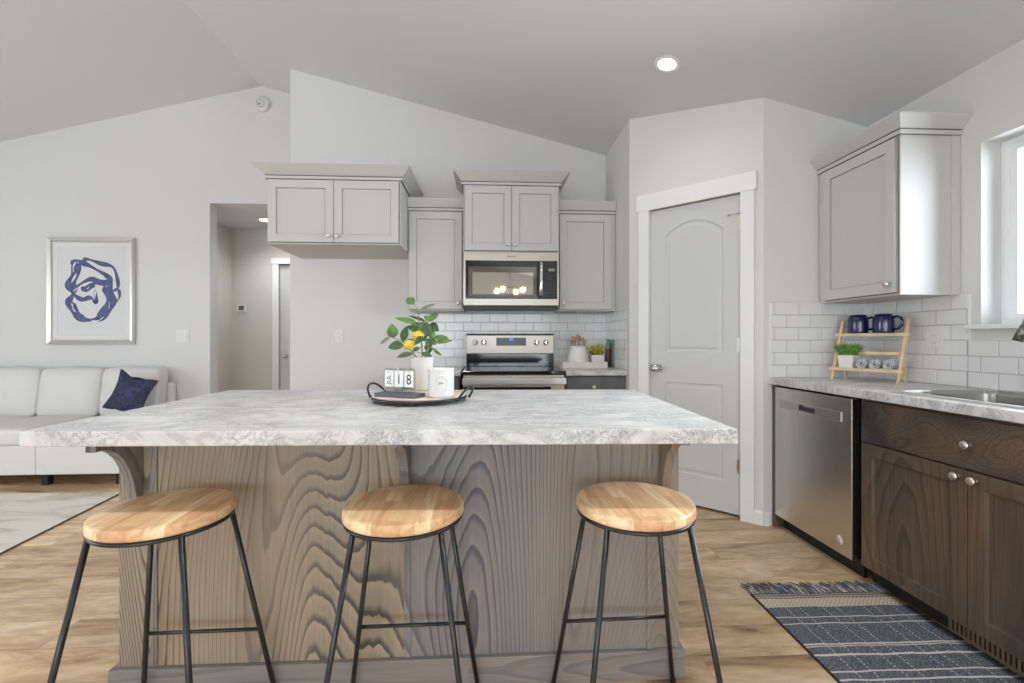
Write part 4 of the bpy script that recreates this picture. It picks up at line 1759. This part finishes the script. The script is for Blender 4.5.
def text_mesh(s, size, name='text'):
    cu = bpy.data.curves.new(name, 'FONT')
    cu.body = s
    cu.size = size
    cu.align_x = 'CENTER'
    cu.align_y = 'CENTER'
    cu.extrude = .0002
    o = bpy.data.objects.new(name, cu)
    COL.objects.link(o)
    dg = bpy.context.evaluated_depsgraph_get()
    me = bpy.data.meshes.new_from_object(o.evaluated_get(dg))
    bpy.data.objects.remove(o)
    bpy.data.curves.remove(cu)
    bm = bmesh.new()
    bm.from_mesh(me)
    bpy.data.meshes.remove(me)
    m = MB()
    m.bm.free()
    m.bm = bm
    return m


for k, (s, sz) in enumerate((('JUL', .024), ('1', .052), ('8', .052))):
    cx = -.0425 + k * .0425
    b = MB()
    b.box(cx - .0192, cx + .0192, .0105, .0118, .036, .095)
    cd = part('card', b, PAPER, t)
    m = text_mesh(s, sz)
    if k == 0:
        m.xform(Matrix.Rotation(pi / 2, 4, 'Z'))
    else:
        m.xform(Matrix.Diagonal((.85, 1, 1, 1)))
    m.xform(Matrix.Translation((cx, .0101, .062)) @ Matrix.Rotation(pi / 2, 4, 'X'))
    part('printed_text', m, INK, cd, label='black printed ' + s)
    b = MB()
    ring = [(cx, .0135 + cos(a) * .010, .096 + sin(a) * .010) for a in [2 * pi * j / 20 for j in range(20)]]
    b.tube(ring, .0012, 6, closed=True)
    part('binder_ring', b, NICKEL, t)
b = MB()
b.box(-.020, .020, .0105, .0118, .0195, .0275)
part('day_tab', b, plain('tab_grey', (110, 110, 116), .5), t)

# candle
t = thing('candle_jar', (-.171, 1.672, ZT2), 0, 'white ceramic candle jar with embossed wreath on the tray', 'candle')
cx, cy = -.171, 1.672
b = MB()
b.lathe([(.002, 0), (.043, 0), (.0465, .004), (.047, .012), (.047, .097), (.0482, .100), (.0482, .104), (.045, .105), (.043, .101), (.043, .090), (.002, .089)], (cx, cy, ZT2), 48)
part('jar', b, CREAMC, t, world=True)
b = MB()
wr = []
for k in range(28):
    a = 2 * pi * k / 28
    u, v = cos(a) * .024, sin(a) * .029
    ang = math.atan2(-cy, -cx) + u / .0492
    wr.append((cx + .0474 * cos(ang), cy + .0474 * sin(ang), ZT2 + .051 + v))
b.tube(wr, [.0016 + .0012 * (k % 2) for k in range(28)], 6, closed=True)
part('embossed_wreath', b, CREAMC, t, world=True)
b = MB()
sc = []
for k in range(16):
    u = -.010 + .020 * k / 15
    v = .006 * sin(k * 1.15) * (1 - k / 20)
    ang = math.atan2(-cy, -cx) - u / .0492 * -1
    sc.append((cx + .0475 * cos(ang), cy + .0475 * sin(ang), ZT2 + .053 + v))
b.tube(sc, .0008, 5)
part('script_mark', b, plain('script_grey', (120, 116, 112), .6), t, world=True)

# lemon plant in white pot
PXc, PYc = -.272, 1.900
t = thing('potted_lemon_plant', (PXc, PYc, ZT2), 0, 'leafy lemon sprig with two yellow lemons in a white pot on the tray', 'plant')
b = MB()
b.lathe([(.002, 0), (.036, 0), (.040, .004), (.046, .130), (.048, .135), (.045, .137), (.042, .132), (.041, .118), (.002, .116)], (PXc, PYc, ZT2), 40)
part('pot', b, WHITEC, t, world=True)
def leaf_mesh(b, p0, p1, w, curl=.15, normal=None):
    p0, p1 = Vector(p0), Vector(p1)
    d = p1 - p0
    L = d.length
    d.normalize()
    nrm = Vector(normal) if normal else Vector((0, -1, .35))
    nrm = (nrm - d * nrm.dot(d)).normalized()
    s = d.cross(nrm)
    n = 8
    rows = []
    for i in range(n + 1):
        k = i / n
        ww = w * (sin(pi * k ** .8) ** .85) if 0 < k < 1 else 0
        c = p0 + d * L * k + nrm * (-curl * L * (k - .5) ** 2 * 2 + curl * L * .5)
        e = nrm * ww * .16
        rows.append([b.bm.verts.new(c - s * ww / 2 + e), b.bm.verts.new(c - s * ww * .25 + e * .35), b.bm.verts.new(c), b.bm.verts.new(c + s * ww * .25 + e * .35), b.bm.verts.new(c + s * ww / 2 + e)])
    for r0, r1 in zip(rows[:-1], rows[1:]):
        for k in range(4):
            f = b.bm.faces.new((r0[k], r0[k + 1], r1[k + 1], r1[k]))
            f.smooth = True


leaves = [((-0.298, 1.870, 1.293), (-0.336, 1.897, 1.320), 0.036, 'L'),
          ((-0.288, 1.930, 1.273), (-0.220, 1.957, 1.304), 0.014, 'O'),
          ((-0.287, 1.860, 1.219), (-0.371, 1.833, 1.235), 0.023, 'L'),
          ((-0.265, 1.950, 1.229), (-0.334, 1.925, 1.250), 0.014, 'D'),
          ((-0.254, 1.900, 1.225), (-0.206, 1.920, 1.259), 0.028, 'L'),
          ((-0.347, 1.880, 1.141), (-0.333, 1.894, 1.206), 0.034, 'D'),
          ((-0.338, 1.920, 1.206), (-0.296, 1.930, 1.177), 0.027, 'L'),
          ((-0.378, 1.840, 1.156), (-0.383, 1.828, 1.214), 0.045, 'L'),
          ((-0.395, 1.860, 1.159), (-0.436, 1.866, 1.130), 0.016, 'O'),
          ((-0.334, 1.830, 1.125), (-0.398, 1.836, 1.117), 0.041, 'D'),
          ((-0.303, 1.860, 1.093), (-0.371, 1.865, 1.076), 0.024, 'O'),
          ((-0.260, 1.880, 1.218), (-0.231, 1.860, 1.158), 0.043, 'D'),
          ((-0.250, 1.930, 1.211), (-0.205, 1.926, 1.186), 0.043, 'D'),
          ((-0.225, 1.910, 1.158), (-0.161, 1.904, 1.156), 0.023, 'L'),
          ((-0.218, 1.880, 1.137), (-0.146, 1.893, 1.146), 0.021, 'L'),
          ((-0.253, 1.860, 1.153), (-0.235, 1.890, 1.113), 0.038, 'D'),
          ((-0.249, 1.820, 1.155), (-0.299, 1.847, 1.126), 0.036, 'D'),
          ((-0.267, 1.840, 1.095), (-0.223, 1.843, 1.081), 0.023, 'D'),
          ((-0.232, 1.920, 1.111), (-0.191, 1.917, 1.081), 0.013, 'L'),
          ((-0.271, 1.930, 1.228), (-0.277, 1.916, 1.177), 0.025, 'L'),
          ((-0.301, 1.950, 1.199), (-0.322, 1.922, 1.217), 0.023, 'L'),
          ((-0.246, 1.900, 1.093), (-0.220, 1.872, 1.117), 0.016, 'D'),
          ((-0.291, 1.940, 1.266), (-0.332, 1.938, 1.271), 0.010, 'O'),
          ((-0.221, 1.950, 1.127), (-0.249, 1.939, 1.165), 0.023, 'L'),
          ((-0.273, 1.930, 1.190), (-0.303, 1.923, 1.221), 0.032, 'D'),
          ((-0.255, 1.950, 1.178), (-0.224, 1.974, 1.156), 0.034, 'L'),
          ((-0.286, 1.960, 1.144), (-0.260, 1.962, 1.174), 0.032, 'D'),
          ((-0.285, 1.930, 1.114), (-0.319, 1.934, 1.102), 0.023, 'L'),
          ((-0.270, 1.970, 1.105), (-0.243, 1.954, 1.135), 0.025, 'L'),
          ((-0.322, 1.950, 1.152), (-0.338, 1.921, 1.119), 0.027, 'D'),
          ((-0.274, 1.970, 1.251), (-0.247, 1.960, 1.225), 0.023, 'L'),
          ((-0.316, 1.990, 1.174), (-0.287, 1.968, 1.204), 0.027, 'L')]
base = Vector((PXc, PYc, ZT2 + .115))
joints = []
for p0, p1, w_, kind in leaves:
    p0 = Vector(p0)
    b = MB()
    leaf_mesh(b, p0, p1, w_, random.uniform(.05, .22), (random.uniform(-.3, .3), -1, random.uniform(.1, .8)))
    part('leaf', b, {'L': LEAF, 'D': LEAFD, 'O': LEAFO}[kind], t, world=True, recalc=False)
    joints.append(p0)
trunk = [base]+[Vector(q) for q in ((-0.273, 1.900, 1.127), (-0.287, 1.900, 1.210), (-0.289, 1.900, 1.264))]
side = [base + Vector((-.006, 0, 0))] + [Vector(q) for q in ((-0.310, 1.880, 1.099), (-0.339, 1.860, 1.140), (-0.381, 1.850, 1.156))]
right = [base + Vector((.006, 0, 0))] + [Vector(q) for q in ((-0.252, 1.900, 1.107), (-0.240, 1.900, 1.148), (-0.254, 1.910, 1.219))]
b = MB()
for st_ in (trunk, side, right):
    b.tube(st_, [.0030, .0026, .0020, .0014], 6)
nodes = trunk + side + right
for p in joints:
    q = min(nodes[1:], key=lambda r: (r - p).length)
    if (q - p).length > .004:
        b.tube([q, (q + p) / 2 + Vector((0, 0, .003)), p], .0013, 5)
part('stem', b, STEM, t, world=True)
for c in ((-0.316, 1.840, 1.128), (-0.285, 1.880, 1.167)):
    c = Vector(c)
    b = MB()
    M = Matrix.Translation(c) @ Matrix.Rotation(random.uniform(.9, 1.6), 4, 'Y')
    b.lathe([(.001, -.029), (.006, -.027), (.015, -.020), (.022, -.006), (.023, .004), (.018, .017), (.008, .026), (.004, .030), (.001, .031)], (0, 0, 0), 24)
    b.xform(M @ Matrix.Scale(.86, 4))
    part('lemon', b, LEMON, t, world=True)

# ------------------------------------------------------------------ things right of the range
Z0 = .9143
t = thing('low_tray', (.80, 3.80, Z0), 0, 'low whitewashed tray holding the crock on the short counter', 'tray')
b = MB()
outr = [(.612, 3.705), (.985, 3.705), (.985, 3.94), (.612, 3.94)]
inn = [(.624, 3.717), (.973, 3.717), (.973, 3.928), (.624, 3.928)]
b.flat([outr, inn], lambda a, c: (a, c, Z0 + .050))
b.strip([(a, c, Z0) for a, c in outr], [(a, c, Z0 + .050) for a, c in outr])
b.strip([(a, c, Z0 + .050) for a, c in inn], [(a, c, Z0 + .008) for a, c in inn])
b.flat([inn], lambda a, c: (a, c, Z0 + .008))
b.flat([outr], lambda a, c: (a, c, Z0), True)
part('tray_body', b, plain('whitewash', (222, 217, 206), .6, var=.03, bscale=25), t, world=True, bevel=.0015)
VZ = Z0 + .0083
cx, cy = .760, 3.82
t = thing('utensil_crock', (cx, cy, VZ), 0, 'white tapered ceramic crock full of wooden utensils right of the range', 'utensil holder')
b = MB()
b.lathe([(.002, 0), (.080, 0), (.088, .008), (.090, .05), (.084, .10), (.068, .150), (.062, .172), (.058, .173), (.056, .165), (.07, .11), (.072, .02), (.002, .012)], (cx, cy, VZ), 44)
part('crock', b, WHITEC, t, world=True)
ur = random.Random(5)
ulabels = ['leaning furthest left', 'second from the left', 'standing upright left of centre', 'standing tallest at the centre', 'upright right of centre', 'second from the right', 'leaning furthest right']
for k in range(7):
    u = k / 6 * 2 - 1
    p0 = Vector((cx + u * .025, cy + ur.uniform(-.02, .02), VZ + .04))
    top = [.235, .262, .255, .285, .262, .250, .225][k]
    p1 = Vector((cx + u * .060, cy + ur.uniform(-.03, .03), VZ + top))
    d = (p1 - p0).normalized()
    b = MB()
    b.tube([p0, p0 + (p1 - p0) * .75], .0045, 8)
    o = single('wooden_utensil', b, UTEN, 'wooden utensil in the white crock, ' + ulabels[k], 'utensil', 'wooden utensils in the crock')
    b = MB()
    m = p0 + (p1 - p0) * .87
    b.ball((0, 0, 0), .013, .005, .026, 2)
    b.xform(Matrix.Translation(m) @ Vector((0, 0, 1)).rotation_difference(d).to_matrix().to_4x4())
    part('head', b, UTEN, o, world=True)
# small yellow-green plant


def blade(b, p, d, L, w, bend, rnd):
    d = Vector(d).normalized()
    s = d.cross(Vector((rnd.uniform(-1, 1), rnd.uniform(-1, 1), .1))).normalized()
    prev = None
    for i in range(4):
        k = i / 3
        c = Vector(p) + d * L * k + Vector((d.x, d.y, -.4)) * bend * k * k
        ww = w * (1 - k * .85)
        cur = (b.bm.verts.new(c - s * ww / 2), b.bm.verts.new(c + s * ww / 2))
        if prev:
            b.bm.faces.new((prev[0], prev[1], cur[1], cur[0]))
        prev = cur


cx, cy = .930, 3.81
t = thing('small_potted_plant', (cx, cy, VZ), 0, 'small yellow-green plant in a square white pot right of the crock', 'plant')
b = MB()
b.prism([(-.058, -.045), (.040, -.045), (.040, .045), (-.058, .045)], 0, .098, lambda x, y, z: (cx + x * (1 + z), cy + y * (1 + z), VZ + z))
part('pot', b, CREAMC, t, world=True, bevel=.006, seg=3)
b = MB()
g = random.Random(11)
for k in range(260):
    a, rr_ = g.uniform(0, 2 * pi), g.uniform(0, .042)
    blade(b, (cx - .009 + cos(a) * rr_, cy + sin(a) * rr_, VZ + .098), (cos(a) * rr_ * 14, sin(a) * rr_ * 14, 1), g.uniform(.05, .115), .009, .02, g)
part('foliage', b, MOSSY, t, world=True, recalc=False)
b = MB()
for k in range(120):
    a, rr_ = g.uniform(0, 2 * pi), g.uniform(0, .045)
    blade(b, (cx - .009 + cos(a) * rr_, cy + sin(a) * rr_, VZ + .098), (cos(a) * rr_ * 14, sin(a) * rr_ * 14, 1), g.uniform(.03, .06), .011, .02, g)
part('lower_foliage', b, LEAFD, t, world=True, recalc=False)


def bottle(cx, cy, r, h, content, label, mat):
    t = thing('glass_bottle', (cx, cy, Z0), 0, label, 'bottle')
    b = MB()
    b.lathe([(.002, 0), (r, 0), (r, h * .86), (r * .75, h * .92), (r * .62, h), (r * .55, h), (r * .68, h * .91), (r * .92, h * .85), (r * .92, .006), (.002, .006)], (cx, cy, Z0), 28)
    part('glass', b, mat, t, world=True)
    b = MB()
    b.lathe([(.002, .007), (r * .88, .007), (r * .88, h * content), (.002, h * content)], (cx, cy, Z0), 24)
    part('dried_filling', b, AMBERP, t, world=True)
    b = MB()
    b.lathe([(.002, h * .985), (r * .53, h * .985), (r * .60, h * 1.07), (.002, h * 1.08)], (cx, cy, Z0), 20)
    part('stopper', b, plain('stopper_grey', (128, 132, 134), .4), t, world=True)


TINT = glass_mat('tinted_bottle_glass', (236, 242, 244), .05, 1.15)
bottle(1.013, 3.80, .022, .225, .70, 'glass bottle of brown dried pods beside the small plant', TINT)
b = MB()
b.box(1.0405, 1.0525, 3.74, 3.86, Z0, Z0 + .235)
single('standing_board', b, plain('board_grey_green', (118, 130, 130), .35), 'thin grey-green board standing on edge against the pantry-side tiles', 'board', bevel=.003)

# ------------------------------------------------------------------ mug shelf in the right corner
RA = radians(-62)
RO = Vector((2.035, 2.606, Z0))
t = thing('tiered_shelf', tuple(RO), RA, 'two-tier bamboo A-frame shelf in the tiled corner of the counter', 'shelf')
RW, RHh = .330, .350
for x in (0, RW):
    b = MB()
    out = [(-.002, 0), (.020, 0), (.160, RHh), (.138, RHh)]
    xx = x if x == 0 else x - .014
    b.prism(out, xx, xx + .014, lambda y, z, q: (q, y, z))
    part('front_leg', b, BAMBOO, t, bevel=.001)
    b = MB()
    out = [(.140, 0), (.158, 0), (.120, .235), (.102, .235)]
    xx = x + .0145 if x == 0 else x - .0285
    b.prism(out, xx, xx + .012, lambda y, z, q: (q, y, z))
    part('back_leg', b, BAMBOO, t, bevel=.001)
for nm, z, y0, y1 in (('lower_shelf', .062, .016, .118), ('upper_shelf', .262, .098, .160)):
    b = MB()
    b.box(-.012, RW + .012, y0 - .008, y0 + .004, z - .008, z + .010)
    n = 9
    for k in range(n):
        xa = .0295 + (RW - .059) * k / n
        b.box(xa + .003, xa + (RW - .059) / n - .003, y0 + .004, y1, z, z + .006)
    b.box(.0295, RW - .0295, y1 - .010, y1, z - .008, z - .0002)
    part(nm, b, BAMBOO, t, bevel=.001)
b = MB()
b.box(.0145, RW - .0145, .098, .106, .148, .166)
part('back_rail', b, BAMBOO, t, bevel=.001)


def rack_pt(x, y, z):
    return Matrix.Translation(RO) @ Matrix.Rotation(RA, 4, 'Z') @ Vector((x, y, z))


def make_mug():
    t = thing('mug', (0, 0, 0), 0, 'mug', 'mug', 'mugs on the bamboo shelf')
    MS = Matrix.Diagonal((1.17, 1.17, 1.10, 1))
    b = MB()
    # standing upside down: foot uppermost, mouth on the shelf
    b.lathe([(.034, .010), (.038, .002), (.040, .0), (.0425, .002), (.0435, .010), (.043, .060), (.041, .084), (.035, .096), (.026, .100), (.024, .098), (.002, .0975), (.002, .092), (.032, .088), (.038, .075)], (0, 0, 0), 40)
    b.xform(MS)
    part('mug_body', b, NAVYG, t)
    b = MB()
    pts = [(.040, 0, .080), (.055, 0, .086), (.070, 0, .078), (.077, 0, .060), (.074, 0, .040), (.062, 0, .024), (.041, 0, .018)]
    b.tube(pts, .0062, 10)
    b.xform(MS)
    part('handle', b, NAVYG, t)
    return t


mug = make_mug()
for i, (x, ang, lab) in enumerate(((.090, radians(30), 'glossy navy mug on the top shelf, nearer the pantry wall'), (.214, radians(-6), 'glossy navy mug on the top shelf, nearer the window, handle fully visible'))):
    o = mug if i == 0 else copy_tree(mug)
    o.location = rack_pt(x, .132, .2723)
    o.rotation_euler.z = RA + ang
    o['label'] = lab

p = rack_pt(.066, .068, .0686)
t = thing('potted_grass', tuple(p), RA, 'bright green grass tuft in a square white pot on the lower shelf', 'plant')
b = MB()
k0, k1, hh = .034, .042, .075
b.poly([(-k0, -k0, 0), (k0, -k0, 0), (k0, k0, 0), (-k0, k0, 0), (-k1, -k1, hh), (k1, -k1, hh), (k1, k1, hh), (-k1, k1, hh)],
       [(0, 3, 2, 1), (4, 5, 6, 7), (0, 1, 5, 4), (1, 2, 6, 5), (2, 3, 7, 6), (3, 0, 4, 7)])
part('pot', b, WHITEC, t, bevel=.003)
b = MB()
g = random.Random(4)
for k in range(520):
    x, y = g.uniform(-.036, .036), g.uniform(-.036, .036)
    blade(b, (x, y, hh), (x * 13 + g.uniform(-.3, .3), y * 13 + g.uniform(-.3, .3), 1), g.uniform(.045, .080), .0075, .006, g)
part('grass', b, GRASS, t, recalc=False)

tl = ['nearest the grass pot', 'the middle one of three', 'furthest from the grass pot']
for k in range(3):
    r0 = .0285
    p = rack_pt(.142 + k * .0640, .070, .0686 + r0 + .0024)
    t = thing('rolled_towel', tuple(p), RA, 'rolled navy and white patterned towel, ' + tl[k], 'towel', 'rolled towels on the lower shelf')
    b = MB()
    n = 64
    turns = 3.2
    L0, L1 = [], []
    for i in range(n + 1):
        a = 2 * pi * turns * i / n
        r = .005 + (r0 - .005) * i / n
        L0.append((r * cos(a), -.040, r * sin(a)))
        L1.append((r * cos(a), .042, r * sin(a)))
    b.strip(L0, L1, closed=False)
    o = part('cloth_roll', b, TOWEL, t, recalc=False)
    md = o.modifiers.new('thick', 'SOLIDIFY')
    md.thickness = .0048
    md.offset = 0
